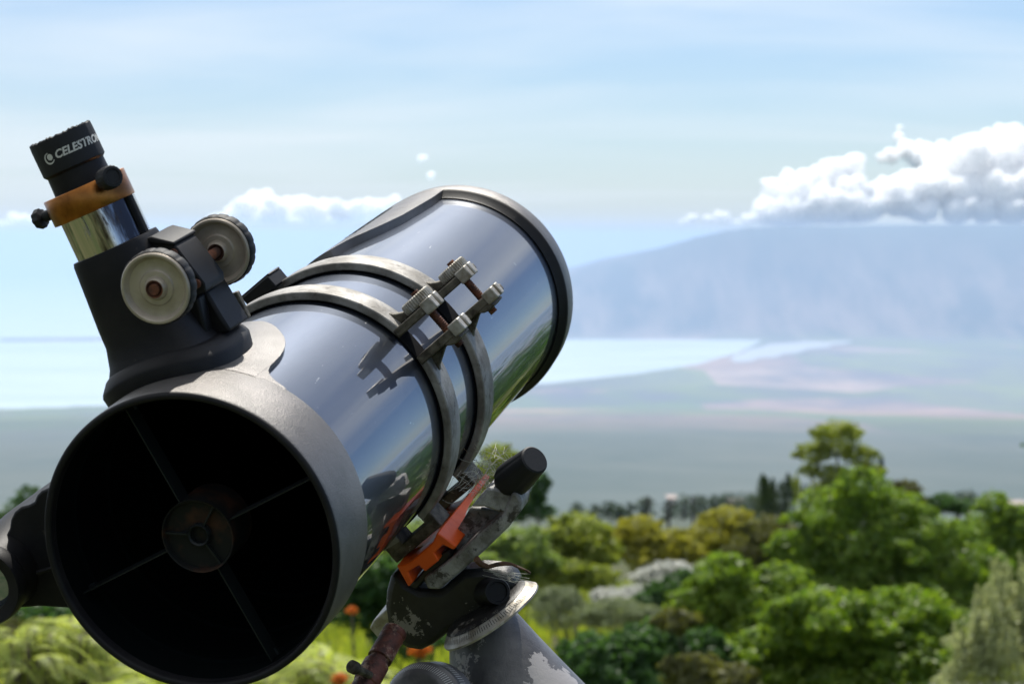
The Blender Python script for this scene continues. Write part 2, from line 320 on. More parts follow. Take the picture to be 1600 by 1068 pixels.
def build_sea():
    th = np.radians(np.linspace(0, 360, 240, endpoint=False)); rr = np.concatenate([[8000], np.linspace(10000, 40000, 40), np.linspace(42000, 118000, 50)])
    V = np.stack([np.outer(np.sin(th), rr), np.outer(np.cos(th), rr), np.broadcast_to(SEA - rr ** 2 / (2 * RE), (len(th), len(rr)))], -1)
    idx = np.arange(V.shape[0] * V.shape[1]).reshape(V.shape[:2]); a = idx; b = np.roll(idx, -1, 0)
    F = np.stack([a[:, :-1], b[:, :-1], b[:, 1:], a[:, 1:]], -1).reshape(-1, 4)
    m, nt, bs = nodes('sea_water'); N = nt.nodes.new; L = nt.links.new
    S(bs, Base_Color=(0.46, 0.55, 0.58), Roughness=0.4); bs.inputs['IOR'].default_value = 1.33  # whitish base colour stands in for glare on the water
    tc = N('ShaderNodeTexCoord'); mp = N('ShaderNodeMapping'); mp.inputs['Scale'].default_value = (0.35, 1, 1); L(tc.outputs['Object'], mp.inputs[0])
    n = N('ShaderNodeTexNoise'); n.inputs['Scale'].default_value = 0.0011; n.inputs['Detail'].default_value = 8; L(mp.outputs[0], n.inputs['Vector'])
    r = N('ShaderNodeMapRange'); r.inputs['From Min'].default_value = 0.35; r.inputs['From Max'].default_value = 0.65; r.inputs['To Min'].default_value = 0.34; r.inputs['To Max'].default_value = 0.6; L(n.outputs['Fac'], r.inputs['Value']); L(r.outputs[0], bs.inputs['Roughness'])
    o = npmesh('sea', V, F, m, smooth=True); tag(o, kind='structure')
    # pale shallow pond behind the beach of the bay
    pts = [(1140, 560), (1152, 553), (1163, 550), (1172, 544), (1190, 541), (1204, 536), (1232, 535), (1262, 532), (1290, 533), (1334, 531), (1322, 536), (1300, 538), (1296, 542), (1262, 545), (1246, 551), (1226, 552), (1212, 558), (1190, 558), (1172, 564), (1150, 565)]
    bm = B(); vs = []
    for x, y in pts:
        d = 880 / ((y - EYE) / FPX) ; d = 890 / ((y - EYE) / FPX + d / (2 * RE) * -1) if False else d
        z = -888 - d * d / (2 * RE); d2 = -(z - 1.6) / ((y - EYE) / FPX); vs.append(bm.verts.new((d2 * (x - CX) / FPX, d2, -888 - d2 * d2 / (2 * RE))))
    bm.faces.new(vs)
    m2, nt, bs = nodes('shallow_pond'); S(bs, Base_Color=(0.40, 0.44, 0.47), Roughness=0.4)
    tag(obj('salt_pond', bm, m2, smooth=None), kind='structure')
build_sea()
def build_haze():
    bm = B(); x = 122000.0; box(bm, -x, x, -x, x, -2300, 142)
    m = bpy.data.materials.new('haze_air'); m.use_nodes = True; nt = m.node_tree; nt.nodes.clear()
    out = nt.nodes.new('ShaderNodeOutputMaterial'); pv = nt.nodes.new('ShaderNodeVolumePrincipled')
    pv.inputs['Color'].default_value = (0.51, 0.67, 0.94, 1); pv.inputs['Density'].default_value = 4.9e-5; pv.inputs['Anisotropy'].default_value = 0.35
    nt.links.new(pv.outputs[0], out.inputs['Volume'])
    o = obj('haze', bm, m, smooth=None); tag(o, kind='stuff'); return o
build_haze()
# ------------------------------------------------------------------ cumulus banks
mc, ntc, bc = nodes('cloud_white'); S(bc, Base_Color=(0.93, 0.93, 0.94), Roughness=1.0); bc.inputs['Specular IOR Level'].default_value = 0
bc.inputs['Subsurface Weight'].default_value = 1.0; bc.inputs['Subsurface Scale'].default_value = 700.0; bc.inputs['Subsurface Radius'].default_value = (1, 1, 1); bc.inputs['Subsurface Anisotropy'].default_value = 0.7
S(bc, Base_Color=(0.985, 0.985, 0.99))
def ico(sub):
    bm = B(); bmesh.ops.create_icosphere(bm, subdivisions=sub, radius=1); V = np.array([v.co[:] for v in bm.verts]); F = np.array([[v.index for v in f.verts] for f in bm.faces]); bm.free(); return V, F
ICO = {s: ico(s) for s in (1, 2, 3, 4, 5)}
def cloud(lobes, dist, label, seed=1, group=None, base=None):
    VV, FF = [], []; off = 0; r_ = np.random.default_rng(seed)
    k = dist / FPX
    for (x, y, rx) in lobes:
        n = 1 if rx < 6 else 7
        for q in range(n):
            V, F = ICO[5 if (rx > 13 and q == 0) else 4]; rad = rx * k * (1.12 if q == 0 else r_.uniform(0.38, 0.62))
            ox, oz, oy = (r_.uniform(-0.95, 0.95, 3) * rx * k) if q > 0 else (0, 0, 0); oz = abs(oz) * 0.8 if q else oz
            c = np.array([(x - CX) * k + ox, dist + oy * 2 + (355 - y) * k * 1.4, CAM_H + (EYE - y) * k + oz]); P = V * rad * np.array([1, 1.6, 0.85]) + c; out = np.empty_like(P)
            for i in range(len(P)):
                p = Vector(P[i] / (16 * k)); h = mnoise.fractal(p, 0.8, 2.1, 6)
                out[i] = P[i] + V[i] * (rad * 0.25 + 2.2 * k) * h
            if base is not None: out[:, 2] = np.maximum(out[:, 2], base + 14 * np.sin(out[:, 0] / 300) + 10 * np.sin(out[:, 0] / 113 + 1))
            VV.append(out); FF.append(F + off); off += len(P)
    o = npmesh('cloud', np.concatenate(VV), np.concatenate(FF), mc, smooth=True); tag(o, label, 'cloud', group); rm = o.modifiers.new('shell', 'REMESH'); rm.mode = 'VOXEL'; rm.voxel_size = 1.3 * k; rm.use_smooth_shade = True; return o
cloud([(1150, 352, 8), (1178, 346, 14), (1205, 330, 22), (1228, 306, 26), (1262, 292, 24), (1290, 290, 26), (1322, 268, 24), (1348, 258, 18), (1300, 325, 30), (1250, 330, 28), (1338, 300, 26), (1275, 315, 30), (1220, 338, 24), (1350, 325, 24)], 27000,
      'big white cumulus cloud resting on the middle of the far mountain crest', 2, 'cumulus over the mountain', 150)
cloud([(1375, 318, 20), (1392, 296, 20), (1418, 312, 26), (1440, 292, 26), (1475, 290, 32), (1500, 260, 28), (1535, 262, 36), (1580, 250, 42), (1500, 330, 20), (1450, 330, 18), (1520, 300, 28), (1560, 300, 34), (1600, 296, 38), (1540, 332, 18), (1585, 330, 22), (1505, 268, 20), (1560, 258, 24), (1610, 250, 30), (1660, 290, 50), (1730, 280, 60)], 27500,
      'largest white cumulus bank at the right edge above the far mountain', 3, 'cumulus over the mountain', 152)
cloud([(1400, 243, 7), (1420, 240, 12), (1460, 245, 14), (1500, 240, 16), (1445, 228, 14), (1475, 228, 12), (1440, 205, 7), (1443, 190, 4), (1505, 226, 12), (1540, 218, 14), (1580, 212, 16), (1620, 205, 20)], 28500,
      'ragged upper shelf of white cloud above the cumulus bank at right', 5, 'cumulus over the mountain')
cloud([(1068, 349, 6), (1082, 343, 7), (1108, 345, 8), (1126, 341, 9), (1140, 350, 7)], 26500,
      'small white cloud puffs left of the mountain crest', 6, 'cumulus over the mountain', 148)
cloud([(350, 350, 18), (372, 338, 22), (398, 326, 24), (408, 312, 14), (430, 336, 26), (462, 330, 22), (490, 341, 24), (520, 332, 20), (548, 338, 22), (580, 328, 18), (610, 322, 13), (412, 350, 24), (462, 352, 24), (530, 356, 20), (380, 362, 12), (450, 360, 12), (500, 362, 10)], 52000,
      'white cumulus bank low in the sky between eyepiece and tube', 8, None, 290)
cloud([(-20, 372, 22), (12, 362, 18), (38, 352, 16), (58, 344, 12), (70, 352, 12), (30, 374, 14)], 52000, 'pale cloud bank at the left edge below the eyepiece', 9, None, 290)
cloud([(652, 243, 5), (660, 241, 4)], 40000, 'tiny white cloud puff high above the tube', 12)
cloud([(669, 272, 5), (673, 270, 3)], 40000, 'tiny white cloud puff just below another, above the tube', 13)

# ------------------------------------------------------------------ vegetation
def foliage(name, c1, c2, trans=0.45, tc_=None, tip=None):
    m, nt, b = nodes(name); N = nt.nodes.new; L = nt.links.new; nt.nodes.remove(b)
    g = N('ShaderNodeNewGeometry'); mx = N('ShaderNodeMix'); mx.data_type = 'RGBA'; L(g.outputs['Random Per Island'], mx.inputs['Factor']); mx.inputs['A'].default_value = (*c1, 1); mx.inputs['B'].default_value = (*c2, 1)
    d = N('ShaderNodeBsdfDiffuse'); t = N('ShaderNodeBsdfTranslucent'); gl = N('ShaderNodeBsdfGlossy'); gl.inputs['Roughness'].default_value = 0.45; gl.inputs['Color'].default_value = (1, 1, 1, 1)
    L(mx.outputs['Result'], d.inputs[0])
    hs = N('ShaderNodeMix'); hs.data_type = 'RGBA'; hs.blend_type = 'MULTIPLY'; hs.inputs['Factor'].default_value = 1; L(mx.outputs['Result'], hs.inputs['A']); hs.inputs['B'].default_value = (*(tc_ or (1.9, 1.9, 0.7)), 1); L(hs.outputs['Result'], t.inputs[0])
    ms = N('ShaderNodeMixShader'); ms.inputs[0].default_value = trans; L(d.outputs[0], ms.inputs[1]); L(t.outputs[0], ms.inputs[2])
    m2 = N('ShaderNodeMixShader'); m2.inputs[0].default_value = 0.02; L(ms.outputs[0], m2.inputs[1]); L(gl.outputs[0], m2.inputs[2])
    L(m2.outputs[0], nt.nodes['Material Output'].inputs['Surface']); return m
FO = dict(
    green=foliage('green_leaves', (0.085, 0.165, 0.018), (0.20, 0.28, 0.032), 0.45),
    dark=foliage('dark_leaves', (0.025, 0.048, 0.018), (0.042, 0.070, 0.026), 0.3),
    deep=foliage('deep_green_leaves', (0.035, 0.09, 0.024), (0.06, 0.13, 0.035), 0.4),
    yellow=foliage('yellow_green_leaves', (0.19, 0.20, 0.03), (0.30, 0.28, 0.045), 0.5),
    olive=foliage('olive_leaves', (0.14, 0.19, 0.03), (0.25, 0.28, 0.048), 0.5),
    light=foliage('light_green_leaves', (0.13, 0.20, 0.06), (0.20, 0.26, 0.09), 0.5),
    silver=foliage('silver_leaves', (0.50, 0.52, 0.47), (0.66, 0.66, 0.60), 0.35, (1, 1, 1)),
    sage=foliage('sage_leaves', (0.15, 0.19, 0.10), (0.22, 0.26, 0.14), 0.35, (1.3, 1.3, 0.9)),
    frond=foliage('pale_fern_leaves', (0.26, 0.33, 0.07), (0.40, 0.44, 0.12), 0.5, (1.7, 1.7, 0.8)),
    orange=foliage('orange_petals', (0.55, 0.16, 0.02), (0.65, 0.22, 0.03), 0.4, (1.3, 1.2, 0.8)),
    brown=foliage('brown_olive_leaves', (0.075, 0.085, 0.028), (0.12, 0.125, 0.034), 0.4))
bark = surf('bark', (0.16, 0.13, 0.10), (0.08, 0.065, 0.05), 6, rough=0.9, bump=0.5)
core_m = surf('shaded_twigs', (0.02, 0.026, 0.014), rough=1.0, spec=0.0)
def leaves(cen, nrm, size, r_, asp=0.5, droop=0.0):
    n = len(cen); a = r_.normal(size=(n, 3)); a -= nrm * (a * nrm).sum(1)[:, None] * 0.6; a[:, 2] -= droop; a /= np.linalg.norm(a, axis=1)[:, None]
    b = np.cross(a, nrm + r_.normal(size=(n, 3)) * 0.6); b /= np.linalg.norm(b, axis=1)[:, None] + 1e-9
    s = (size * r_.uniform(0.6, 1.4, n))[:, None]; p0 = cen - a * s * 0.5; p2 = cen + a * s * 0.5; w = b * s * asp * 0.5
    return np.stack([p0, cen - w, p2, cen + w], 1).reshape(-1, 3)
def crown_pts(lobes, n, r_, shell=0.55, clump=0.0, gap=0.0):
    """lobes: (x, y, z, rx, ry, rz); points concentrated near the lobes' surfaces, grouped in sprays"""
    L_ = np.array(lobes); w = (L_[:, 3] * L_[:, 5] + L_[:, 4] * L_[:, 5]); w /= w.sum(); k = r_.choice(len(L_), n, p=w)
    d = r_.normal(size=(n, 3)); d /= np.linalg.norm(d, axis=1)[:, None]
    bump = np.array([mnoise.noise(Vector((v[0] * 2.2 + kk * 7.3, v[1] * 2.2, v[2] * 2.2))) for v, kk in zip(d, k)])
    rad = (1 - shell * r_.random(n) ** 1.6) * (1 + 0.30 * bump)
    keep = r_.random(n) > gap * (bump < -0.12)
    P = L_[k, :3] + d * L_[k, 3:6] * rad[:, None]; return P[keep], d[keep]
def px_at(x, y, d, dy=0.0): return ((x - CX) * d / FPX, d + dy, CAM_H + (EYE - y) * d / FPX)
def plant(name, label, cat, mat, d, lobes, leaf, n, seed, trunk=None, group=None, squash=0.85, gap=0.3, asp=0.55, shell=0.5, sprays=None, core=0.72, tmat=None, extra=None):
    """lobes: (px x, px y, px radius[, px height radius]) read at distance d; extra leaves on sub-clumps give the broken outline"""
    r_ = np.random.default_rng(seed); k = d / FPX; L_ = []
    for l in lobes:
        x, y, r = l[:3]; rz = l[3] if len(l) > 3 else r * squash; dy = r_.uniform(-0.5, 0.5) * r * k
        L_.append((*px_at(x, y, d, dy), r * k, r * k, rz * k))
    # small satellite clumps around each lobe
    S_ = list(L_)
    for (X, Y, Z, a, b_, c) in L_:
        for q in range(12):
            v = r_.normal(size=3); v /= np.linalg.norm(v); v[2] = abs(v[2]) * 0.9 - 0.25; s = r_.uniform(0.18, 0.40)
            for e_, f_ in ((1.0, 1.0), (1.27, 0.62), (1.45, 0.36)):      # sprays thin out towards their tips
                S_.append((X + v[0] * a * e_, Y + v[1] * b_ * e_, Z + v[2] * c * (e_ + 0.05), a * s * f_, b_ * s * f_, c * s * f_))
    gx, gy = np.mean([l[0] for l in L_]), np.mean([l[1] for l in L_]); gz = ground_z(gx, gy)
    root = empty(name, Matrix.Translation((gx, gy, gz)), label, cat, group)
    P, D = crown_pts(S_, n, r_, shell, gap=gap)
    ok = P[:, 2] > gz - 0.2 * k; P, D = P[ok], D[ok]
    nr = D + np.array([0, 0, 0.5]); nr /= np.linalg.norm(nr, axis=1)[:, None]
    V = leaves(P, nr, leaf * k, r_, asp) - np.array([gx, gy, gz])
    npmesh('crown', V, np.arange(len(V)).reshape(-1, 4), mat, root)
    bm = B(); tr = (trunk or max(2.0, 0.05 * max(l[2] for l in lobes))) * k
    for i, l in enumerate(L_):
        tgt = Vector((l[0] - gx, l[1] - gy, l[2] - gz - 0.1 * l[5])); mid = Vector((tgt.x * 0.35, tgt.y * 0.35, tgt.z * 0.55)); tube(bm, [Vector((0.02 * i * tr, 0, -0.1)), mid, tgt], tr * (1 if i == 0 else 0.7), tr * 0.25, 7)
        for q in range(4):
            v = Vector(r_.normal(size=3)).normalized(); tube(bm, [tgt * 0.8 + mid * 0.2, tgt + Vector((v.x * l[3], v.y * l[4], abs(v.z) * l[5])) * 0.75], tr * 0.28, tr * 0.06, 5)
    me = bpy.data.meshes.new('trunk'); bm.to_mesh(me); bm.free(); me.materials.append(tmat or bark); o = bpy.data.objects.new('trunk', me); link(o, root)
    if sprays: sprays(root, L_, (gx, gy, gz), k, r_)
    return root
# --- far tree line and garden trees beyond the brow of the slope
tree_cat = 'tree'
plant('eucalyptus_tree', 'tall airy umbrella-crowned tree standing highest above the garden, sky showing through', 'tree', FO['olive'], 70,
      [(1312, 682, 38, 26), (1276, 708, 27, 20), (1345, 712, 27, 20), (1300, 740, 24, 17), (1288, 765, 22, 14), (1364, 738, 20, 16), (1266, 735, 15, 11), (1330, 770, 20, 14)], 5.0, 15000, 21, trunk=5, gap=0.5)
def spire(name, label, cat, mat, d, x, y0, y1, w, n, seed, group=None, tips=6):
    r_ = np.random.default_rng(seed); k = d / FPX; gx, gy = (x - CX) * k, d; gz = ground_z(gx, gy); top = CAM_H + (EYE - y0) * k
    root = empty(name, Matrix.Translation((gx, gy, gz)), label, cat, group); H = top - gz; low = max(0, CAM_H + (EYE - y1) * k - gz)
    t = r_.random(n) ** 0.8; z = low + (H - low) * t; tp = [(r_.uniform(-0.8, 0.8), r_.uniform(-0.5, 0.5), r_.uniform(0.80, 1.0)) for _ in range(tips)]; ki = r_.integers(0, tips, n)
    tx = np.array([a for a, b, c in tp])[ki]; ty = np.array([b for a, b, c in tp])[ki]; th_ = np.array([c for a, b, c in tp])[ki]
    prof = np.clip(1 - t, 0, 1) ** 0.6; R_ = w * k * prof * 0.55
    ang = r_.uniform(0, 2 * np.pi, n); rr_ = np.sqrt(r_.random(n))
    P = np.stack([tx * w * k * 0.6 * np.minimum(1, t * 1.6) + R_ * rr_ * np.cos(ang), ty * w * k + R_ * rr_ * np.sin(ang), low + (z - low) * th_], 1)
    N_ = np.stack([np.cos(ang), np.sin(ang), np.full(n, 0.2)], 1); V = leaves(P, N_, 4.5 * k, r_, 0.35, -1.0)
    npmesh('crown', V, np.arange(len(V)).reshape(-1, 4), mat, root)
    bm = B(); tube(bm, [Vector((0, 0, -0.1)), Vector((0, 0, H * 0.9))], 2.2 * k, 0.5 * k, 7); me = bpy.data.meshes.new('trunk'); bm.to_mesh(me); bm.free(); me.materials.append(bark); link(bpy.data.objects.new('trunk', me), root)
    return root
spire('cypress_tree', 'dark spiky many-tipped cypress left of the umbrella-crowned tree', 'tree', FO['dark'], 62, 1214, 736, 860, 46, 9000, 31, tips=9)
spire('cypress_tree', 'slim dark spire rising just right of the umbrella-crowned tree', 'tree', FO['dark'], 85, 1383, 704, 850, 11, 2200, 32, tips=2)
spire('cypress_tree', 'short narrow dark tree between the cypress and the umbrella-crowned tree', 'tree', FO['dark'], 80, 1263, 748, 850, 13, 2200, 33, tips=2)
spire('palm_tree', 'small slender palm-like tree beside the spiky cypress', 'tree', FO['olive'], 80, 1245, 740, 790, 16, 900, 34, tips=4)
plant('round_tree', 'rounded dark brown-green tree partly behind the broad bright green tree', 'tree', FO['brown'], 75, [(1418, 772, 26), (1400, 790, 20), (1440, 795, 18)], 4.5, 7000, 35, gap=0.1)
plant('broad_tree', 'broad bright green tree with feathery top, filling the right middle of the garden', 'tree', FO['green'], 40,
      [(1348, 762, 44, 34), (1300, 800, 56, 38), (1395, 805, 54, 40), (1340, 850, 78, 50), (1440, 850, 70, 50), (1262, 865, 50, 40), (1500, 880, 70, 54), (1400, 915, 90, 60), (1310, 925, 80, 54), (1480, 960, 80, 60), (1240, 930, 60, 44)], 10.0, 60000, 36, gap=0.4, asp=0.42)
plant('leafy_tree', 'mid green tree with pointed sprays at the right edge', 'tree', FO['green'], 46, [(1560, 790, 26, 22), (1548, 830, 44, 34), (1600, 820, 44, 36), (1640, 850, 60), (1580, 880, 60, 48), (1550, 920, 60, 44)], 9.0, 26000, 37, gap=0.4, asp=0.42)
plant('dark_bush', 'low dark bush on the brow between the two green trees', 'bush', FO['deep'], 66, [(1478, 786, 22, 15), (1505, 792, 20, 13), (1460, 796, 14, 10)], 4.5, 7000, 38, gap=0.1)
plant('mango_tree', 'rounded yellow-topped tree nearest the black clamp handle', 'tree', FO['olive'], 38, [(902, 838, 46, 36), (872, 850, 32, 28), (935, 862, 34, 30), (905, 880, 48, 32)], 7.5, 15000, 41, gap=0.15, asp=0.5)
plant('garden_tree', 'low yellow-green tree in the middle of the garden', 'tree', FO['yellow'], 46, [(1000, 828, 34, 20), (1035, 848, 40, 24), (975, 850, 30, 20), (1060, 868, 40, 24), (1012, 872, 40, 24)], 6.5, 14000, 42, gap=0.2)
plant('garden_tree', 'bright yellow-topped tree directly left of the spiky cypress', 'tree', FO['yellow'], 50, [(1140, 812, 34, 20), (1110, 835, 36, 22), (1165, 835, 36, 26), (1130, 860, 44, 26)], 6.0, 14000, 43, gap=0.2)
plant('garden_tree', 'shadowy brown-olive tree below the spiky cypress', 'tree', FO['brown'], 45, [(1205, 832, 40, 30), (1175, 862, 40, 28), (1225, 868, 38, 30), (1190, 895, 44, 28)], 6.5, 13000, 44, gap=0.15)
plant('feathery_bush', 'pale green feathery bush just right of the orange dovetail bar', 'bush', FO['light'], 30, [(815, 858, 42, 34), (785, 885, 40, 34), (845, 880, 30, 24), (800, 925, 44, 30)], 9.0, 12000, 45, gap=0.35, asp=0.35)
plant('olive_bush', 'olive bush below the rounded yellow-topped tree', 'bush', FO['olive'], 30, [(885, 905, 40, 26), (850, 925, 36, 26), (935, 905, 30, 22)], 7.5, 10000, 46, gap=0.25)
plant('silver_bush', 'whitish silver bush, the higher of the two in mid garden', 'bush', FO['silver'], 30, [(1045, 898, 36, 12), (1020, 907, 28, 10), (1070, 907, 24, 10), (1050, 886, 20, 8)], 17, 2600, 47, gap=0.5, asp=0.22, group=None)
plant('silver_bush', 'whitish silver bush, lower and left of the other pale one', 'bush', FO['silver'], 26, [(965, 934, 36, 11), (1000, 929, 26, 10), (945, 938, 20, 8)], 17, 2200, 48, gap=0.5, asp=0.22)
plant('clipped_bush', 'neat ball-shaped grey-green bush near the mount', 'bush', FO['sage'], 22, [(872, 952, 44, 32), (872, 940, 34, 22)], 5.0, 14000, 49, gap=0.0, asp=0.3, shell=0.2)
plant('mound_bush', 'low mounded grey-green bush beside the ball-shaped one', 'bush', FO['sage'], 21, [(965, 962, 48, 24), (1005, 968, 34, 20), (930, 968, 28, 16)], 5.5, 13000, 50, gap=0.0, asp=0.3, shell=0.25)
plant('shrub', 'dark green shrub right of the silver bushes', 'bush', FO['deep'], 24, [(1040, 940, 34, 28), (1075, 920, 34, 28), (1010, 945, 24, 20)], 7.5, 10000, 51, gap=0.3)
plant('shrub', 'broad mid green shrub at the foot of the bright green tree', 'bush', FO['green'], 22, [(1130, 900, 44, 34), (1160, 940, 56, 40), (1105, 950, 50, 40), (1190, 990, 60, 46), (1120, 1000, 60, 40), (1220, 930, 56, 44), (1080, 1000, 40, 34)], 11.0, 30000, 52, gap=0.35, asp=0.4)
plant('shrub', 'leafy green shrub at the lower middle right', 'bush', FO['green'], 17, [(1290, 960, 70, 46), (1250, 1000, 60, 46), (1350, 990, 80, 50), (1430, 970, 70, 50), (1400, 1040, 90, 54), (1300, 1050, 90, 50), (1210, 1060, 70, 46), (1450, 1010, 70, 60), (1180, 1040, 60, 44)], 13.0, 44000, 53, gap=0.4, asp=0.4)
plant('shrub', 'very dark shrub low in the picture right of the mount', 'bush', FO['deep'], 16, [(930, 1035, 56, 46), (905, 1070, 60, 44), (965, 1070, 60, 44), (985, 1020, 40, 30)], 11.0, 18000, 54, gap=0.35, asp=0.42)
plant('shrub', 'dark upright shrub low in the middle of the picture', 'bush', FO['deep'], 17, [(1030, 1015, 50, 44), (1060, 1045, 60, 46), (1000, 1070, 60, 36), (1095, 1020, 44, 40)], 11.0, 18000, 55, gap=0.35, asp=0.42)
plant('shrub', 'brownish shrub between the dark ones at the lower edge', 'bush', FO['brown'], 14, [(1085, 1060, 50, 34), (1140, 1064, 44, 30), (1060, 975, 30, 22)], 9.0, 9000, 56, gap=0.3)
plant('dark_bush', 'dark green bush in shade just left of the mount, under the tube', 'bush', FO['deep'], 18, [(565, 925, 40, 32), (600, 900, 40, 34), (560, 960, 50, 30), (625, 940, 40, 36), (640, 1000, 50, 36)], 9.0, 12000, 57, gap=0.15)
plant('light_bush', 'pale green bush showing between the tube and the mount', 'bush', FO['light'], 24, [(590, 880, 34, 26), (640, 850, 44, 34), (700, 850, 40, 30), (620, 905, 30, 20), (740, 900, 44, 40)], 8.0, 12000, 58, gap=0.25, asp=0.35)
plant('bushy_tree', 'dark tree half hidden by the black clamp handle', 'tree', FO['deep'], 55, [(845, 760, 14, 24), (825, 785, 24, 18), (845, 800, 22, 14), (812, 800, 20, 16)], 5.5, 6000, 59, gap=0.3)
plant('bushy_tree', 'yellow-green tree rising behind the cobweb beside the tube ring', 'tree', FO['olive'], 55, [(780, 712, 26, 20), (765, 745, 30, 24), (795, 750, 26, 24), (775, 785, 36, 24)], 6.0, 10000, 60, gap=0.3)
plant('pine_tree', 'dark green pine top showing left of the telescope mouth', 'tree', FO['deep'], 50, [(42, 772, 16, 14), (28, 795, 26, 18), (55, 800, 26, 16), (10, 815, 24, 18), (40, 830, 44, 26)], 6.5, 9000, 61, gap=0.4, asp=0.3)
plant('hedge_bush', 'dark bush below the finder bracket at the left', 'bush', FO['deep'], 16, [(70, 960, 46, 26), (20, 985, 50, 34), (95, 985, 40, 26)], 9.0, 9000, 62, gap=0.2)
plant('dark_bush', 'small brown-green bush at the lower left edge', 'bush', FO['brown'], 12, [(10, 1010, 30, 44), (-30, 1040, 50, 50)], 8.0, 6000, 63, gap=0.3)
# --- bush with upright pale flower spikes
def spikes(root, L_, g, k, r_):
    bm_v = []
    for i in range(110):
        l = L_[r_.integers(0, len(L_))]; a = r_.uniform(0, 6.28); s = math.sqrt(r_.random())
        x, y = l[0] + l[3] * s * math.cos(a), l[1] + l[4] * s * math.sin(a) - 0.2 * l[4]; z0 = l[2] + l[5] * math.sqrt(max(0, 1 - s * s)) * 0.6; H = r_.uniform(25, 75) * k; n = 90
        t = r_.random(n); lean = r_.normal(size=2) * 0.08
        P = np.stack([x + lean[0] * t * H + r_.normal(size=n) * 3.6 * k * (1.15 - t), y + lean[1] * t * H + r_.normal(size=n) * 3.6 * k * (1.15 - t), z0 + t * H], 1) - np.array(g)
        N_ = r_.normal(size=(n, 3)); N_ /= np.linalg.norm(N_, axis=1)[:, None]; bm_v.append(leaves(P, N_, 8 * k, r_, 0.4, -0.8))
    V = np.concatenate(bm_v); o = npmesh('flower_spikes', V, np.arange(len(V)).reshape(-1, 4), FO['pale'], root); o['kind'] = 'stuff'
FO['pale'] = foliage('pale_spike_leaves', (0.32, 0.37, 0.20), (0.46, 0.50, 0.30), 0.4, (1.3, 1.25, 0.8))
plant('spiky_bush', 'pale grey-green bush with many upright spikes in the lower right corner', 'bush', FO['pale'], 11,
      [(1592, 975, 62, 56), (1550, 1010, 56, 54), (1605, 1040, 80, 60), (1522, 1066, 44, 44), (1650, 965, 60, 80)], 8.0, 26000, 64, gap=0.5, asp=0.35, sprays=spikes)
# --- arching ferny fronds along the lower left
def fern(label, d, lobes, n, seed, name='fern_shrub'):
    r_ = np.random.default_rng(seed); k = d / FPX; c = [px_at(x, y, d, r_.uniform(-0.5, 0.5)) for x, y, r in lobes]; gx, gy = np.mean([p[0] for p in c]), np.mean([p[1] for p in c]); gz = ground_z(gx, gy)
    root = empty(name, Matrix.Translation((gx, gy, gz)), label, 'fern'); VV = []; bm = B()
    for i in range(n):
        j = r_.integers(0, len(lobes)); rad = lobes[j][2] * k; ctr = np.array(c[j]) - (gx, gy, gz); az = r_.uniform(0, 6.28); st = ctr + np.array([r_.uniform(-.5, .5) * rad, r_.uniform(-.7, .7) * rad, r_.uniform(-.9, .25) * rad])
        L_ = r_.uniform(0.8, 1.25) * rad; m_ = 22; t = np.linspace(0, 1, m_); rise = r_.uniform(0.35, 0.8)
        sp = np.stack([st[0] + np.cos(az) * L_ * t, st[1] + np.sin(az) * L_ * t, st[2] + L_ * (rise * t * 1.3 - 1.15 * t ** 2)], 1); side = np.array([-np.sin(az), np.cos(az), 0]); up_ = np.array([0, 0, 1.0])
        for q in range(1, m_ - 1):
            ln = L_ * 0.30 * math.sin(math.pi * (0.12 + 0.88 * t[q])) ** 0.8
            for s in (-1, 1):
                tip = sp[q] + side * s * ln + (sp[q + 1] - sp[q]) * 1.1 - up_ * ln * 0.18; w = (sp[q + 1] - sp[q]) * 0.42; mid = (sp[q] + tip) / 2 + up_ * ln * 0.05
                VV.append([sp[q], mid - w, tip, mid + w])
        tube(bm, [Vector((ctr[0] * 0.5, ctr[1] * 0.5, 0)), Vector(sp[0]), Vector(sp[10]), Vector(sp[-1])], 0.006 * d / 8, 0.001, 4)
    V = np.array(VV).reshape(-1, 3); o = npmesh('fronds', V, np.arange(len(V)).reshape(-1, 4), FO['frond'], root); o['kind'] = 'stuff'
    me = bpy.data.meshes.new('stem'); bm.to_mesh(me); bm.free(); me.materials.append(bark); link(bpy.data.objects.new('stem', me), root); return root
fern('light green arching ferny shrub at the lower left, left of the mouth ring', 9.0, [(60, 985, 70), (120, 1000, 80), (30, 1040, 80), (110, 1060, 90), (190, 1070, 90)], 260, 71)
fern('light green arching ferny shrub under the tube between mouth ring and mount', 9.5, [(470, 1060, 70), (520, 1010, 70), (560, 1050, 80), (600, 1080, 80), (420, 1090, 70)], 230, 72)
def blooms(label, d, x, y, r, seed):
    r_ = np.random.default_rng(seed); k = d / FPX; gx, gy, z = px_at(x, y, d); gz = ground_z(gx, gy); root = empty('flower', Matrix.Translation((gx, gy, gz)), label, 'flower'); n = 500
    P, D = crown_pts([(0, 0, z - gz, r * k, r * k * 0.8, r * k * 0.7)], n, r_, 0.9); V = leaves(P, D, r * 0.35 * k, r_, 0.6); npmesh('petals', V, np.arange(len(V)).reshape(-1, 4), FO['orange'], root)
    bm = B(); tube(bm, [Vector((0, 0, 0)), Vector((0.02, 0, (z - gz) * 0.6)), Vector((0, 0, z - gz))], 0.008, 0.004, 6); me = bpy.data.meshes.new('stem'); bm.to_mesh(me); bm.free(); me.materials.append(bark); link(bpy.data.objects.new('stem', me), root)
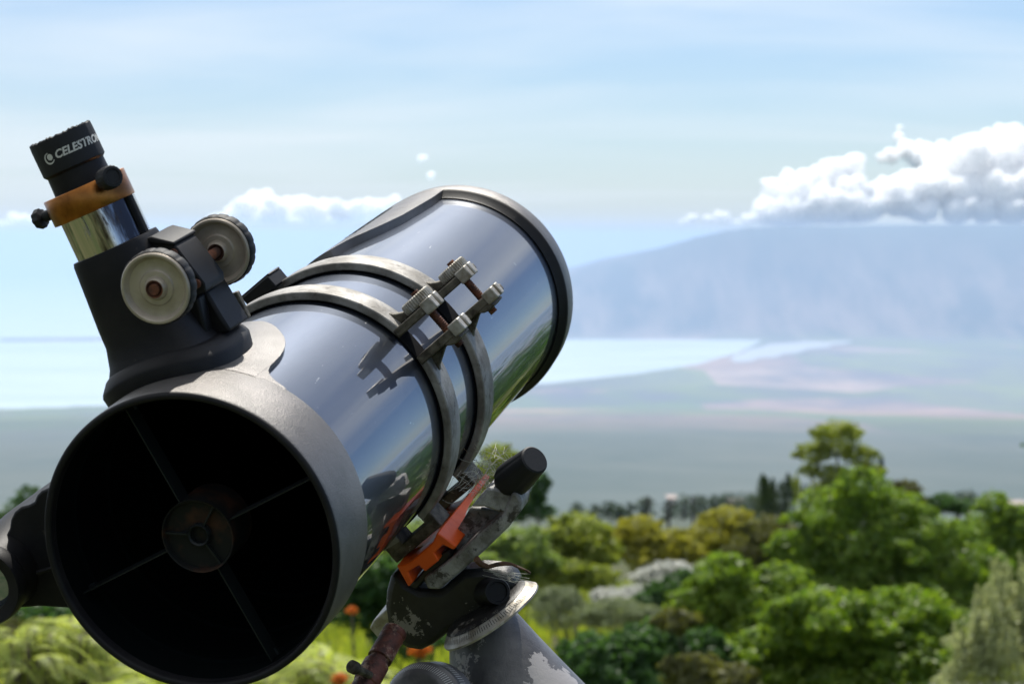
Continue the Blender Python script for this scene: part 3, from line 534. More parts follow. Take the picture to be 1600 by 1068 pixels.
for (x, y, r, lb) in ((548, 956, 13, 'orange bloom highest, between the tube and the mount'), (528, 1064, 18, 'wide orange bloom at the lower edge below the tube'), (655, 1018, 24, 'orange bloom behind the rusty rod of the mount'), (560, 1078, 20, 'orange bloom at the lower edge beside the rusty rod')):
    blooms(lb, 8.2 if y > 1000 else 10, x, y, r * 0.75, int(x))
# --- shrubs of the same garden just outside the picture, which the tube mirrors
def side_shrubs():
    r_ = np.random.default_rng(77)
    for i in range(30):
        az = R(17 + (i % 16) * 6.2) if i < 16 else R(50 + (i - 16) * 6); d = r_.uniform(9, 22) if i < 16 else r_.uniform(4.0, 8); gx, gy = d * math.sin(az), d * math.cos(az); gz = ground_z(gx, gy); top = CAM_H - d * math.tan(R(r_.uniform(1.5, 4.5) if i < 16 else r_.uniform(7, 13))); h = max(0.9, top - gz)
        root = empty('garden_shrub', Matrix.Translation((gx, gy, gz)), 'dark green garden shrub beyond the right edge of the picture', 'bush', 'garden shrubs beyond the right edge')
        w = r_.uniform(1.3, 2.2); lob = [(r_.uniform(-w, w) * 0.6, r_.uniform(-w, w) * 0.6, h * r_.uniform(0.35, 0.7), w * 0.6, w * 0.6, h * 0.35) for _ in range(7)]
        P, D = crown_pts(lob, 3500 if i < 16 else 9000, r_, 0.5, gap=0.2); V = leaves(P, D, 0.14 if i < 16 else 0.07, r_, 0.5); npmesh('crown', V, np.arange(len(V)).reshape(-1, 4), FO['deep'], root)
        bm = B(); tube(bm, [Vector((0, 0, -0.1)), Vector((0, 0, h * 0.6))], 0.06, 0.03, 7); me = bpy.data.meshes.new('trunk'); bm.to_mesh(me); bm.free(); me.materials.append(bark); link(bpy.data.objects.new('trunk', me), root)
side_shrubs()
# --- gravel path, grass, low ground cover
m_gr = surf('grey_gravel', (0.30, 0.28, 0.27), (0.20, 0.185, 0.18), 12, rough=0.95, bump=1.0, bscale=60)
bm = B(); pv = None
for i in range(24):
    x = -0.6 + i * 0.42; y0 = 20.2 + 0.25 * math.sin(i * 0.5); y1 = y0 + 3.4
    row = [bm.verts.new((x, yy, ground_z(x, yy) + 0.05)) for yy in np.linspace(y0, y1, 8)]
    if pv:
        for j in range(7): bm.faces.new((pv[j], row[j], row[j + 1], pv[j + 1]))
    pv = row
tag(obj('path', bm, m_gr), kind='structure')
def grass():
    r_ = np.random.default_rng(5); n = 90000; a = np.radians(r_.uniform(-22, 22, n)); d = 5 + 55 * r_.random(n) ** 1.3; x, y = d * np.sin(a), d * np.cos(a)
    cl = np.array([mnoise.noise(Vector((p * 0.35, q * 0.35, 2))) for p, q in zip(x, y)]); ok = (cl > -0.25) & ~((x > -0.7) & (x < 9.2) & (y > 20) & (y < 24)); x, y, cl, d = x[ok], y[ok], cl[ok], d[ok]; n = len(x)
    z = np.array([ground_z(p, q) for p, q in zip(x, y)]); h = (0.10 + 0.30 * np.clip(cl + 0.25, 0, 1)) * r_.uniform(0.5, 1.4, n); w = 0.010 + 0.0008 * d
    b = r_.uniform(0, 6.28, n); P = np.stack([x, y, z], 1); s = np.stack([np.cos(b), np.sin(b), np.zeros(n)], 1) * w[:, None]; l = np.stack([r_.normal(size=n) * 0.3, r_.normal(size=n) * 0.3, np.ones(n)], 1) * h[:, None]
    V = np.stack([P - s, P + s, P + s * 0.7 + l * 0.6, P + l], 1).reshape(-1, 3); o = npmesh('grass', V, np.arange(len(V)).reshape(-1, 4), FO['olive']); tag(o, 'rough pale green grass between the shrubs', kind='stuff')
grass()
# --- far hedgerow, posts and pale buildings on the brow
def row_trees():
    r_ = np.random.default_rng(9); proto = None; root0 = None
    xs = [(905, 788, 5), (925, 790, 5), (946, 786, 6), (962, 790, 5), (985, 785, 6), (1015, 780, 8), (1040, 784, 7), (1066, 779, 8), (1090, 777, 9), (1112, 776, 9), (1134, 774, 10), (1156, 774, 9), (1176, 777, 8), (1500, 772, 7), (1522, 770, 7), (1440, 776, 7)]
    for i, (x, y, r) in enumerate(xs):
        r = r * r_.uniform(0.6, 1.5); x += r_.uniform(-8, 8)
        d = 420 + 30 * (i % 3); k = d / FPX
        plant('hedgerow_tree', 'small dark tree in the far hedgerow on the brow of the slope', 'tree', FO['dark'], d, [(x, y + 4, r * 1.3, r * 0.9), (x + 6, y + 10, r * 1.5, r), (x - 5, y + 14, r * 1.3, r), (x + 3, y + 22, r * 1.6, r), (x - 8, y + 28, r * 1.5, r)], 2.4, 2000, 100 + i, group='far hedgerow on the brow', gap=0.2)
row_trees()
m_roof = surf('pale_roof', (0.30, 0.24, 0.22), rough=0.7); m_wall = surf('pale_wall', (0.46, 0.42, 0.38), rough=0.8)
for i, (x, y, w, h) in enumerate(((1148, 770, 22, 5), (1186, 768, 12, 5), (1448, 768, 20, 7), (1484, 764, 16, 6), (1512, 763, 12, 6), (1590, 760, 20, 8), (1050, 776, 12, 3), (1422, 775, 10, 5))):
    d = 620 + 25 * i; k = d / FPX; X, Y, Z = px_at(x, y, d); gz = ground_z(X, Y)
    hb = empty('farm_building', Matrix.Translation((X, Y, gz)), ('long pale shed on the brow left of the spiky cypress', 'small pale building hidden close behind the spiky cypress', 'pale pinkish building right of the broad green tree', 'pale building second right of the broad green tree', 'small pale building left of the right-edge tree', 'pale building at the far right edge of the brow', 'tiny pale shed in the far hedgerow', 'small pale building behind the rounded dark tree')[i], 'building', 'far pale buildings')
    W, H, D_ = w * k * 0.5, 3.2, 5
    for hh in (0,):
        bm = B(); box(bm, X - W, X + W, Y - D_, Y + D_, gz - 1, gz + H); obj('wall', bm, m_wall, hb, smooth=None)
        bm = B(); vs = []
        for yy in (Y - D_ - 0.5, Y + D_ + 0.5): vs.append([bm.verts.new((X - W - 0.5, yy, gz + H + 0.003)), bm.verts.new((X + W + 0.5, yy, gz + H + 0.003))])
        rd = [bm.verts.new((X - W - 0.3, Y, gz + H + h * k * 0.45)), bm.verts.new((X + W + 0.3, Y, gz + H + h * k * 0.45))]
        bm.faces.new((vs[0][0], vs[0][1], rd[1], rd[0])); bm.faces.new((vs[1][1], vs[1][0], rd[0], rd[1])); bm.faces.new((vs[0][0], rd[0], vs[1][0])); bm.faces.new((vs[0][1], vs[1][1], rd[1])); bm.faces.new((vs[0][0], vs[1][0], vs[1][1], vs[0][1]))
        obj('roof', bm, m_roof, hb, smooth=None)
m_post = surf('dark_post', (0.05, 0.045, 0.04), rough=0.9)
for i, (x, y, h, lb) in enumerate(((1084, 775, 38, 'tallest dark post in front of the far hedgerow'), (1014, 776, 20, 'short dark post at the left part of the far hedgerow'), (1046, 782, 18, 'short dark post midway along the far hedgerow'))):
    d = 120; k = d / FPX; X, Y, Z = px_at(x, y, d); gz = ground_z(X, Y); bm = B(); tube(bm, [Vector((X, Y, gz - 0.2)), Vector((X, Y, Z))], 0.09, 0.07, 8); tube(bm, [Vector((X - 0.35, Y, Z - 0.3)), Vector((X + 0.35, Y, Z - 0.3))], 0.04, 0.04, 6)
    tag(obj('post', bm, m_post), lb, 'post', 'posts near the far hedgerow')
# ================================================================== the telescope
PZ = Matrix(((1, 0, 0, 0), (0, 0, 1, 0), (0, 1, 0, 0), (0, 0, 0, 1)))       # lathe (r, z) -> radius, distance along the tube
TELM = Matrix.Translation(C0) @ (TEL.to_3x3() * (1 / U)).to_4x4()
scope = empty('telescope', TELM, 'large glossy blue-black reflector telescope tilted upward on its mount, open mouth facing the viewer', 'telescope')
TP = TEL @ PZ

bm = B(); lathe(bm, closed([(0.971, 0.5), (0.971, 6.7), (0.955, 6.7), (0.955, 0.5)]), 160, M_=TP); obj('tube', bm, M['paint'], scope)
bm = B(); lathe(bm, [(0.954, 0.04), (0.953, 6.55), (0.0, 6.55)], 96, M_=TP)
for z in (0.35, 0.9, 1.6): lathe(bm, closed([(0.954, z), (0.93, z + 0.01), (0.93, z + 0.03), (0.954, z + 0.04)]), 96, M_=TP)
obj('inner_wall', bm, M['inside'], scope)
# front cap ring with the pad that carries the focuser
bm = B()
lathe(bm, closed([(0.957, 0.03), (0.994, 0.022), (0.999, 0.028), (1.002, 0.045), (1.0095, 0.585), (1.004, 0.600), (0.973, 0.606), (0.973, 0.5), (0.956, 0.5)]), 160, M_=TP)
fc = obj('front_cap', bm, M['cap'], scope, smooth=50)
bm = B(); lathe(bm, closed([(0.950, 0.06), (0.953, 0.010), (0.962, 0.001), (0.980, -0.002), (0.995, 0.006), (1.0005, 0.020), (0.998, 0.030), (0.958, 0.06)]), 160, M_=TP); obj('lip', bm, M['plastic'], fc, smooth=60)
def tongue(bm, ph0, offs, ends, tb, r, r0, flip=False):
    top = []; nT = 14
    for o, e in zip(offs, ends):
        top.append([bm.verts.new(TEL @ tl(tb + (e - tb) * j / nT, r, ph0 + o)) for j in range(nT + 1)])
    for i in range(len(offs) - 1):
        for j in range(nT): bm.faces.new((top[i][j], top[i][j + 1], top[i + 1][j + 1], top[i + 1][j]))
    edge = top[0][:] + [c[-1] for c in top[1:-1]] + top[-1][::-1]
    eo = [(offs[0], tb + (ends[0] - tb) * j / nT) for j in range(nT + 1)] + [(o, e) for o, e in zip(offs[1:-1], ends[1:-1])] + [(offs[-1], tb + (ends[-1] - tb) * j / nT) for j in range(nT, -1, -1)]
    low = [bm.verts.new(TEL @ tl(t, r0, ph0 + o)) for o, t in eo]
    for i in range(len(edge) - 1): bm.faces.new((edge[i], edge[i + 1], low[i + 1], low[i]))
    return bm
def interp(tab, x):
    return float(np.interp(x, [a for a, b in tab], [b for a, b in tab]))
tabT = [(0, 1.93), (6, 1.92), (12, 1.89), (18, 1.84), (25, 1.71), (32.5, 1.51), (36, 1.38), (38.5, 1.22), (39.8, 1.05), (40.3, 0.90)]
offs = [40.3 * math.sin(R(a)) for a in range(-90, 91, 5)]
bm = B(); tongue(bm, -21.5, offs, [interp(tabT, abs(o)) for o in offs], 0.56, 1.0115, 0.965)
obj('focuser_pad', bm, M['cap'], fc, bevel=0.0012, smooth=60)
# fillets where the pad flows into the cap
for sgn in (-1, 1):
    bm = B(); pr = [(40.2, 0.95), (40.4, 0.84), (41.5, 0.75), (43.5, 0.68), (47, 0.63), (52, 0.604), (52, 0.56), (40.2, 0.56)]
    top = [bm.verts.new(TEL @ tl(t, 1.0105, -21.5 + sgn * o)) for o, t in pr]; low = [bm.verts.new(TEL @ tl(t, 0.965, -21.5 + sgn * o)) for o, t in pr]
    bm.faces.new(top)
    for i in range(len(pr) - 1): bm.faces.new((top[i], top[i + 1], low[i + 1], low[i]))
    obj('pad_fillet', bm, M['cap'], fc, smooth=60)
bm = B(); lathe(bm, closed([(0.944, 0.05), (0.9475, 0.044), (0.951, 0.05), (0.951, 0.07), (0.944, 0.07)]), 128, M_=TP); obj('inner_bead', bm, M['plastic'], scope)
# spider
for k, a in enumerate((-27, 63, 153, 243)):
    bm = B(); box(bm, -0.0045, 0.0045, 0.17, 0.32, 0.235, 0.95, TEL @ Matrix.Rotation(R(a), 4, 'Y'))
    v = obj('spider_vane', bm, M['innerrib'], scope, smooth=None)
    bm = B(); lathe(bm, [(0.0, 0), (0.022, 0.0), (0.022, 0.05), (0.0, 0.05)], 12, M_=TEL @ Matrix.Rotation(R(a), 4, 'Y') @ Matrix.Translation((0, 0.29, 0.90)))
    obj('vane_screw', bm, M['innerrib'], v)
bm = B(); lathe(bm, closed([(0.238, 0.15), (0.245, 0.148), (0.245, 0.5), (0.232, 0.5), (0.232, 0.16)]), 64, M_=TP)
lathe(bm, [(0.232, 0.20), (0.09, 0.21), (0.0, 0.21)], 48, M_=TP)
hub = obj('secondary_holder', bm, M['hub'], scope)
bm = B(); lathe(bm, closed([(0.058, 0.17), (0.068, 0.16), (0.075, 0.17), (0.075, 0.21), (0.058, 0.21)]), 32, M_=TP); obj('centre_collar', bm, M['innerrib'], hub)
for a in (-88, 30, 145):
    bm = B(); box(bm, -0.006, 0.006, 0.172, 0.20, 0.075, 0.232, TEL @ Matrix.Rotation(R(a), 4, 'Y')); obj('holder_rib', bm, M['innerrib'], hub, smooth=None)
# rear cell with raised badge tongue
bm = B(); lathe(bm, closed([(0.99, 6.66), (1.043, 6.652), (1.047, 6.66), (1.036, 6.91), (1.024, 6.95), (0.95, 6.99), (0.95, 6.80), (0.99, 6.80)]), 160, M_=TP)
lathe(bm, [(0.0, 6.90), (0.955, 6.92)], 64, M_=TP)
rc = obj('rear_cell', bm, M['cap'], scope)
bm = B(); lathe(bm, closed([(0.9725, 6.56), (0.985, 6.555), (0.990, 6.575), (1.034, 6.628), (1.0445, 6.644), (1.0445, 6.6555), (0.98, 6.665)]), 160, M_=TP); obj('cell_front_slope', bm, M['plastic'], rc)  # sloping front face of the rear cell, black against its grey outer band
bt = [(0, 4.52), (8, 4.56), (14, 4.80), (19, 4.92), (24, 5.15), (28, 5.5), (30, 6.0), (31, 6.3)]
offs = [31 * math.sin(R(a)) for a in range(-90, 91, 5)]
bm = B(); tongue(bm, -34, offs, [interp(bt, abs(o)) for o in offs], 6.70, 1.045, 0.96); bd = obj('badge_tongue', bm, M['cap'], rc, bevel=0.001, smooth=60)

def text_on(body, size, fn, mat, parent, name, depth=0.004, shear=0.0, bold=0.0, spacing=1.0):
    cu = bpy.data.curves.new(name, 'FONT'); cu.body = body; cu.size = size; cu.extrude = depth / 2; cu.shear = shear; cu.offset = bold; cu.space_character = spacing
    cu.align_x = 'LEFT'; cu.resolution_u = 3
    tmp = bpy.data.objects.new('tmp', cu); sc.collection.objects.link(tmp); dg = bpy.context.evaluated_depsgraph_get()
    me = tmp.evaluated_get(dg).to_mesh(); bm = bmesh.new(); bm.from_mesh(me); tmp.evaluated_get(dg).to_mesh_clear()
    bpy.data.objects.remove(tmp); bpy.data.curves.remove(cu)
    for v in bm.verts: v.co = fn(v.co)
    return obj(name, bm, mat, parent, smooth=None)
text_on('CELESTRON', 0.16, lambda c: TEL @ tl(6.35 - c.x * 1.35, 1.0455 + c.z, -24 - c.y * 60), M['innerrib'], bd, 'badge_lettering', 0.006)

# tube rings -------------------------------------------------------
KF = TEL @ Matrix.Rotation(R(50), 4, 'Y'); DF = TEL @ Matrix.Rotation(R(140), 4, 'Y')
def tube_ring(t0, t1, near):
    bm = B(); prof = closed([(0.986, t0), (1.048, t0), (1.050, t0 + 0.02), (1.050, t1 - 0.02), (1.048, t1), (0.986, t1)])
    lathe(bm, prof, 60, 56.5, 131.0, M_=TP); lathe(bm, prof, 130, 144.6, 403.5, M_=TP)
    r = obj('tube_ring', bm, M['ring'], scope, bevel=0.0007)
    bm = B(); lathe(bm, closed([(0.9725, t0 + 0.02), (0.985, t0 + 0.02), (0.985, t1 - 0.02), (0.9725, t1 - 0.02)]), 140, M_=TP); obj('felt_lining', bm, M['felt'], r)
    tm = (t0 + t1) / 2
    for nm, x0, x1, z1 in (('upper_lug', -0.165, -0.098, 1.35), ('lower_lug', 0.092, 0.160, 1.405)):
        bm = B()
        prism(bm, [(x0, 0.985), (x1, 0.985), (x1, z1 - 0.02), (x1 - 0.01, z1), (x0 + 0.01, z1), (x0, z1 - 0.02)], t0 - 0.012, t1 + 0.002, KF)
        sx = -1 if x0 < 0 else 1; xa = x0 if sx < 0 else x1                       # gusset between lug and band
        prism(bm, [(xa, 1.30 if sx > 0 else 1.20), (xa + sx * 0.02, 1.16), (xa + sx * 0.09, 1.035), (xa + sx * 0.13, 1.0), (xa, 0.99)], tm - 0.03, tm + 0.03, KF)
        if sx > 0: prism(bm, [(xa - 0.01, 1.34), (xa + 0.035, 1.36), (xa + 0.045, 1.30), (xa + 0.03, 1.25), (xa - 0.01, 1.2)], t0 - 0.01, t1 - 0.03, KF)
        lg = obj(nm, bm, M['lug'], r, bevel=0.0008)
    for x0, x1, zc in ((-0.185, -0.08, 1.33), (0.07, 0.17, 1.38)):
        for y0 in (t0 - 0.018, t0 + 0.105):
            bm = B(); box(bm, x0, x1, y0, y0 + 0.075, zc - 0.055, zc + 0.05, KF); obj('lug_nut', bm, M['brightmetal'], r, bevel=0.0007)
    Bo = KF @ Matrix.Translation((0, tm, 1.262)) @ Matrix.Rotation(R(90), 4, 'Y')
    bm = B(); n = 60
    lathe(bm, [(0.0, -0.28)] + [(0.030 + 0.0028 * (i % 2), -0.28 + 0.52 * i / n) for i in range(n + 1)] + [(0, 0.24)], 16, M_=Bo); obj('bolt', bm, M['rust'], r)
    Kn = Bo @ Matrix.Translation((0.025, 0, -0.21))
    bm = B(); lathe(bm, [(0, -0.047), (0.105, -0.047), (0.120, -0.038), (0.124, -0.02), (0.124, 0.02), (0.120, 0.036), (0.105, 0.042), (0, 0.042)], 144, M_=Kn, wob=lambda a, z: 1 + (0.03 * (1 if int(a / (2 * math.pi) * 144 + 0.5) % 4 < 2 else -1) if abs(z) < 0.039 else 0))
    lathe(bm, [(0.05, 0.04), (0.05, 0.085), (0.0, 0.085)], 16, M_=Kn)
    obj('thumb_knob', bm, M['brightmetal'], r, smooth=14)
    # foot under the ring with its window
    bm = B()
    for w0, w1, h0, h1 in ((-0.25, -0.160, 0.97, 1.15), (0.080, 0.225, 0.985, 1.15)): box(bm, w0, w1, t0 + 0.001, t1 - 0.004, h0, h1, DF)
    box(bm, -0.2505, 0.2255, t0 - 0.003, t1 - 0.001, 1.066, 1.151, DF)
    obj('ring_foot', bm, M['lug'], r, bevel=0.0007)
    return r
rn = tube_ring(2.57, 2.83, True); rf = tube_ring(3.57, 3.86, False)
bm = B(); box(bm, -0.16, 0.13, 3.42, 3.72, 1.03, 1.135, TEL @ Matrix.Rotation(R(-38), 4, 'Y')); box(bm, -0.17, 0.14, 3.44, 3.70, 1.131, 1.15, TEL @ Matrix.Rotation(R(-38), 4, 'Y')); obj('ring_hinge', bm, M['plastic'], rf, bevel=0.0008)

# dovetail bar -----------------------------------------------------
def loc(pts, t): return [plane(x, y, t) for x, y in pts]
bar = [(619, 883), (632, 882), (643, 876), (676, 847), (683, 831), (714, 853), (708, 859), (692, 851), (678, 863), (686, 875), (664, 893), (654, 883), (637, 893), (645, 909), (638, 917)]
bm = B(); prism(bm, loc(bar, 2.4), 2.4, 2.76, TEL)
strip = [(621, 884), (643, 876), (676, 847), (683, 831), (691, 838), (682, 852), (650, 882), (632, 893)]
prism(bm, loc(strip, 2.4), 2.75, 3.86, TEL)
a_ = loc([(683.5, 832), (713, 852.5), (707, 858), (680, 842)], 2.4); b_ = loc([(683.5, 832), (692, 838.5), (688, 843), (680, 842)], 2.4); prev = None
for k in range(7):                                   # the side sweeps in from the end block to the slim strip
    s = (k / 6); q = math.exp(-3.2 * s); ring_ = [bm.verts.new(TEL @ Vector((A[0] * q + Bq[0] * (1 - q), 2.758 + 0.55 * s, A[1] * q + Bq[1] * (1 - q)))) for A, Bq in zip(a_, b_)]
    if prev:
        for i in range(4): bm.faces.new((prev[i], prev[(i + 1) % 4], ring_[(i + 1) % 4], ring_[i]))
    prev = ring_
obj('dovetail_bar', bm, M['orange'], scope, bevel=0.0009, smooth=30)

# focuser ----------------------------------------------------------
def super_loft(bm, secs, n=56, M_=Matrix(), cap=True):
    rows = []
    for (h, e0, e1, y0, y1, ex) in secs:
        row = []
        for i in range(n):
            a = 2 * math.pi * i / n; c, s = math.cos(a), math.sin(a)
            x = math.copysign(abs(c) ** (2 / ex), c); y = math.copysign(abs(s) ** (2 / ex), s)
            X, Y = (e0 + e1) / 2 + (e1 - e0) / 2 * x, (y0 + y1) / 2 + (y1 - y0) / 2 * y
            hh = h if not callable(h) else h(X)
            row.append(bm.verts.new(M_ @ Vector((X, Y, hh))))
        rows.append(row)
    for p, q in zip(rows, rows[1:]):
        for i in range(n): bm.faces.new((p[i], p[(i + 1) % n], q[(i + 1) % n], q[i]))
    if cap: bm.faces.new(rows[0]); bm.faces.new(rows[-1][::-1])
    return bm
cylh = lambda r: (lambda X: math.sqrt(max(0.02, r * r - X * X)))
bm = B()
super_loft(bm, [(cylh(1.0), -0.46, 0.47, -0.43, 0.68, 2.7), (cylh(1.085), -0.475, 0.485, -0.44, 0.69, 2.7), (cylh(1.105), -0.465, 0.475, -0.43, 0.68, 2.7), (cylh(1.150), -0.42, 0.43, -0.38, 0.62, 2.7), (cylh(1.16), -0.39, 0.40, -0.36, 0.58, 2.7)], 80, FOC)
fo = obj('focuser', bm, M['plastic'], scope, smooth=40)
bm = B()
super_loft(bm, [(cylh(1.13), -0.385, 0.40, -0.36, 0.52, 3.2), (cylh(1.20), -0.335, 0.36, -0.325, 0.40, 3.0), (1.30, -0.292, 0.33, -0.305, 0.33, 3.0), (1.42, -0.287, 0.315, -0.30, 0.31, 3.0), (1.60, -0.275, 0.305, -0.29, 0.30, 3.0), (1.87, -0.258, 0.295, -0.275, 0.285, 3.0), (1.895, -0.25, 0.288, -0.268, 0.278, 3.0)], 64, FOC)
obj('focuser_body', bm, M['plastic'], fo, smooth=45)
bm = B(); prism(bm, [(0.15, 1.10), (0.475, 1.07), (0.455, 1.20), (0.435, 1.385), (0.415, 1.40), (0.15, 1.40)], 0.10, 0.47, FOC)
prism(bm, [(0.15, 1.12), (0.36, 1.12), (0.42, 1.38), (0.15, 1.38)], -0.02, 0.2, FOC); obj('pinion_pillar', bm, M['plastic'], fo, bevel=0.0016)
bm = B(); prism(bm, [(0.15, 1.86), (0.30, 1.84), (0.43, 1.76), (0.45, 1.72), (0.52, 1.44), (0.50, 1.385), (0.15, 1.37)], -0.06, 0.30, FOC)
prism(bm, [(0.27, 1.86), (0.32, 1.858), (0.455, 1.765), (0.445, 1.745), (0.27, 1.83)], -0.08, 0.32, FOC)
ph_ = obj('pinion_housing', bm, M['plastic'], fo, bevel=0.0012)
for (e, h) in ((0.41, 1.70), (0.47, 1.46)):
    bm = B(); lathe(bm, [(0, 0), (0.032, 0), (0.03, -0.02), (0.015, -0.022), (0.012, -0.01), (0, -0.01)], 14, M_=FOC @ Matrix.Translation((e, -0.058, h)) @ Matrix.Rotation(R(90), 4, 'X') @ Matrix.Scale(-1, 4, (0, 0, 1))); obj('housing_screw', bm, M['rust'], ph_)
bm = B(); lathe(bm, [(0, -0.62), (0.036, -0.62), (0.036, 0.58), (0, 0.58)], 20, M_=FOC @ Matrix.Translation((0.44, 0, 1.567)) @ PZ); obj('pinion_shaft', bm, M['rust'], fo)
def focus_knob(y, zsign=1):
    K = FOC @ Matrix.Translation((0.44, y, 1.567)) @ PZ
    bm = B(); lathe(bm, [(0.044, 0.06), (0.046, 0.0), (0.052, -0.010), (0.060, -0.010), (0.068, 0.0), (0.078, 0.022), (0.108, 0.024), (0.118, 0.034), (0.150, 0.040), (0.186, 0.034), (0.204, 0.004), (0.211, -0.004), (0.224, -0.004), (0.231, 0.006), (0.231, 0.04), (0.225, 0.075), (0.044, 0.09)], 96, M_=K)
    k = obj('focus_knob', bm, M['champagne'], fo, smooth=30)
    bm = B(); lathe(bm, [(0.0, 0.03), (0.028, 0.03), (0.036, 0.01), (0.052, -0.0115), (0.058, -0.0115)], 40, M_=K); obj('knob_bush', bm, M['rust'], k)
    bm = B(); lathe(bm, closed([(0.223, 0.022), (0.236, 0.020), (0.243, 0.032), (0.245, 0.10), (0.238, 0.115), (0.16, 0.118), (0.16, 0.07), (0.223, 0.06)]), 144, M_=K, wob=lambda a, z: 1 - (0.022 * max(0, math.cos(a * 18)) ** 3 if z > 0.025 else 0))
    obj('knob_grip', bm, M['rubber'], k, smooth=60); return k
focus_knob(-0.60); focus_knob(0.50)
# chrome draw tube with rack
bm = B(); lathe(bm, [(0.243, 1.5), (0.243, 2.19), (0.20, 2.19)], 72, M_=FOC); dt = obj('draw_tube', bm, M['chrome'], fo)
bm = B(); box(bm, 0.225, 0.262, -0.02, 0.06, 1.6, 2.17, FOC)
for i in range(26):
    h = 1.86 + i * 0.0118; prism(bm, [(0.260, h), (0.279, h + 0.003), (0.279, h + 0.005), (0.260, h + 0.008)], -0.018, 0.058, FOC)
obj('rack', bm, M['rubber'], dt, smooth=None)
bm = B(); lathe(bm, closed([(0.222, 2.162), (0.281, 2.158), (0.285, 2.163), (0.285, 2.333), (0.280, 2.338), (0.205, 2.338), (0.205, 2.2)]), 96, M_=FOC)
cl = obj('eyepiece_collar', bm, M['gold'], fo, smooth=50)
def radial(al, h): return FOC @ Matrix.Translation((0, 0, h)) @ Matrix.Rotation(R(al), 4, 'Z') @ Matrix.Rotation(R(90), 4, 'X')   # z points outward at angle al from -Y towards +X
bm = B(); lathe(bm, [(0, 0.25), (0.03, 0.25), (0.03, 0.34), (0.066, 0.345), (0.074, 0.36), (0.074, 0.46), (0.068, 0.475), (0.05, 0.478), (0.045, 0.470), (0, 0.470)], 60, M_=radial(50, 2.315), wob=lambda a, z: 1 + (0.03 * math.cos(a * 20) if z > 0.35 and z < 0.47 else 0)); obj('locking_screw', bm, M['rubber'], cl)
bm = B(); lathe(bm, [(0, 0.25), (0.016, 0.25), (0.016, 0.32), (0.036, 0.325), (0.040, 0.37), (0.022, 0.375), (0.022, 0.39), (0.064, 0.395), (0.066, 0.43), (0.058, 0.445), (0, 0.445)], 36, M_=radial(-96, 2.25), wob=lambda a, z: 1 + (0.06 * math.cos(a * 8) if z > 0.38 else 0)); obj('locking_screw', bm, M['rubber'], cl)
bm = B(); box(bm, 0.34, 0.40, 0.62, 0.68, 1.06, 1.26, FOC); obj('flange_stud', bm, M['lug'], fo, bevel=0.0008)

# eyepiece (sits in the collar) ------------------------------------
EPM = Matrix.Translation(FOC @ Vector((0, 0, 2.338))) @ (FOC.to_3x3() * (1 / U)).to_4x4()
ep = empty('eyepiece', EPM, 'black rubber eyepiece with white brand print, standing in the orange metal collar', 'eyepiece')
bm = B(); lathe(bm, [(0, 2.20), (0.203, 2.20), (0.203, 2.338), (0.200, 2.34), (0.197, 2.46), (0.212, 2.475), (0.214, 2.49)], 96, M_=FOC)
lathe(bm, [(0.203, 2.20), (0.0, 2.20)], 12, M_=FOC)
obj('barrel', bm, M['plastic'], ep)
er = random.Random(3); js = [er.uniform(-1, 1) for _ in range(96)]
bm = B(); lathe(bm, [(0.19, 2.478), (0.2155, 2.478), (0.2165, 2.49), (0.2165, 2.66), (0.214, 2.70), (0.200, 2.707), (0.188, 2.70), (0.185, 2.60), (0, 2.60)], 96, M_=FOC)
for v in bm.verts:
    q = FOC.inverted() @ v.co
    if q.z > 2.65:
        a = math.atan2(q.x, q.y); j = js[int((a + math.pi) / (2 * math.pi) * 95.9)]; q.z += 0.006 * j; q.x *= 1 + 0.008 * j; q.y *= 1 + 0.008 * j; v.co = FOC @ q
ec = obj('eyecup', bm, M['rubber'], ep, smooth=50)
RT = 0.2168
def wrap(c):
    a = R(2) + c.x / RT; return FOC @ Vector(((RT + c.z) * math.sin(a), -(RT + c.z) * math.cos(a), 2.562 + c.y))
text_on('CELESTRON', 0.073, wrap, M['print'], ec, 'lettering', 0.002, shear=0.25, bold=0.0022, spacing=1.0)
bm = B()                                              # round emblem with a bright crescent
def disc(bm, cx, cy, r, n=28, cut=None):
    pts = [(cx + r * math.cos(2 * math.pi * i / n), cy + r * math.sin(2 * math.pi * i / n)) for i in range(n)]
    vs = [bm.verts.new(wrap(Vector((x, y, 0.001)))) for x, y in pts]; bm.faces.new(vs)
def crescent(bm, cx, cy, r0, r1, a0, a1, dx=0.0, dy=0.0, n=20):
    A = [(cx + r0 * math.cos(R(a0 + (a1 - a0) * i / n)), cy + r0 * math.sin(R(a0 + (a1 - a0) * i / n))) for i in range(n + 1)]
    Bq = [(cx + dx + r1 * math.cos(R(a0 + (a1 - a0) * i / n)), cy + dy + r1 * math.sin(R(a0 + (a1 - a0) * i / n))) for i in range(n + 1)]
    va = [bm.verts.new(wrap(Vector((x, y, 0.001)))) for x, y in A]; vb = [bm.verts.new(wrap(Vector((x, y, 0.001)))) for x, y in Bq]
    for i in range(n): bm.faces.new((va[i], va[i + 1], vb[i + 1], vb[i]))
crescent(bm, -0.045, 0.018, 0.038, 0.031, 80, 330, 0.004, 0.003); disc(bm, -0.036, 0.026, 0.021)
obj('emblem', bm, M['print'], ec, smooth=None)

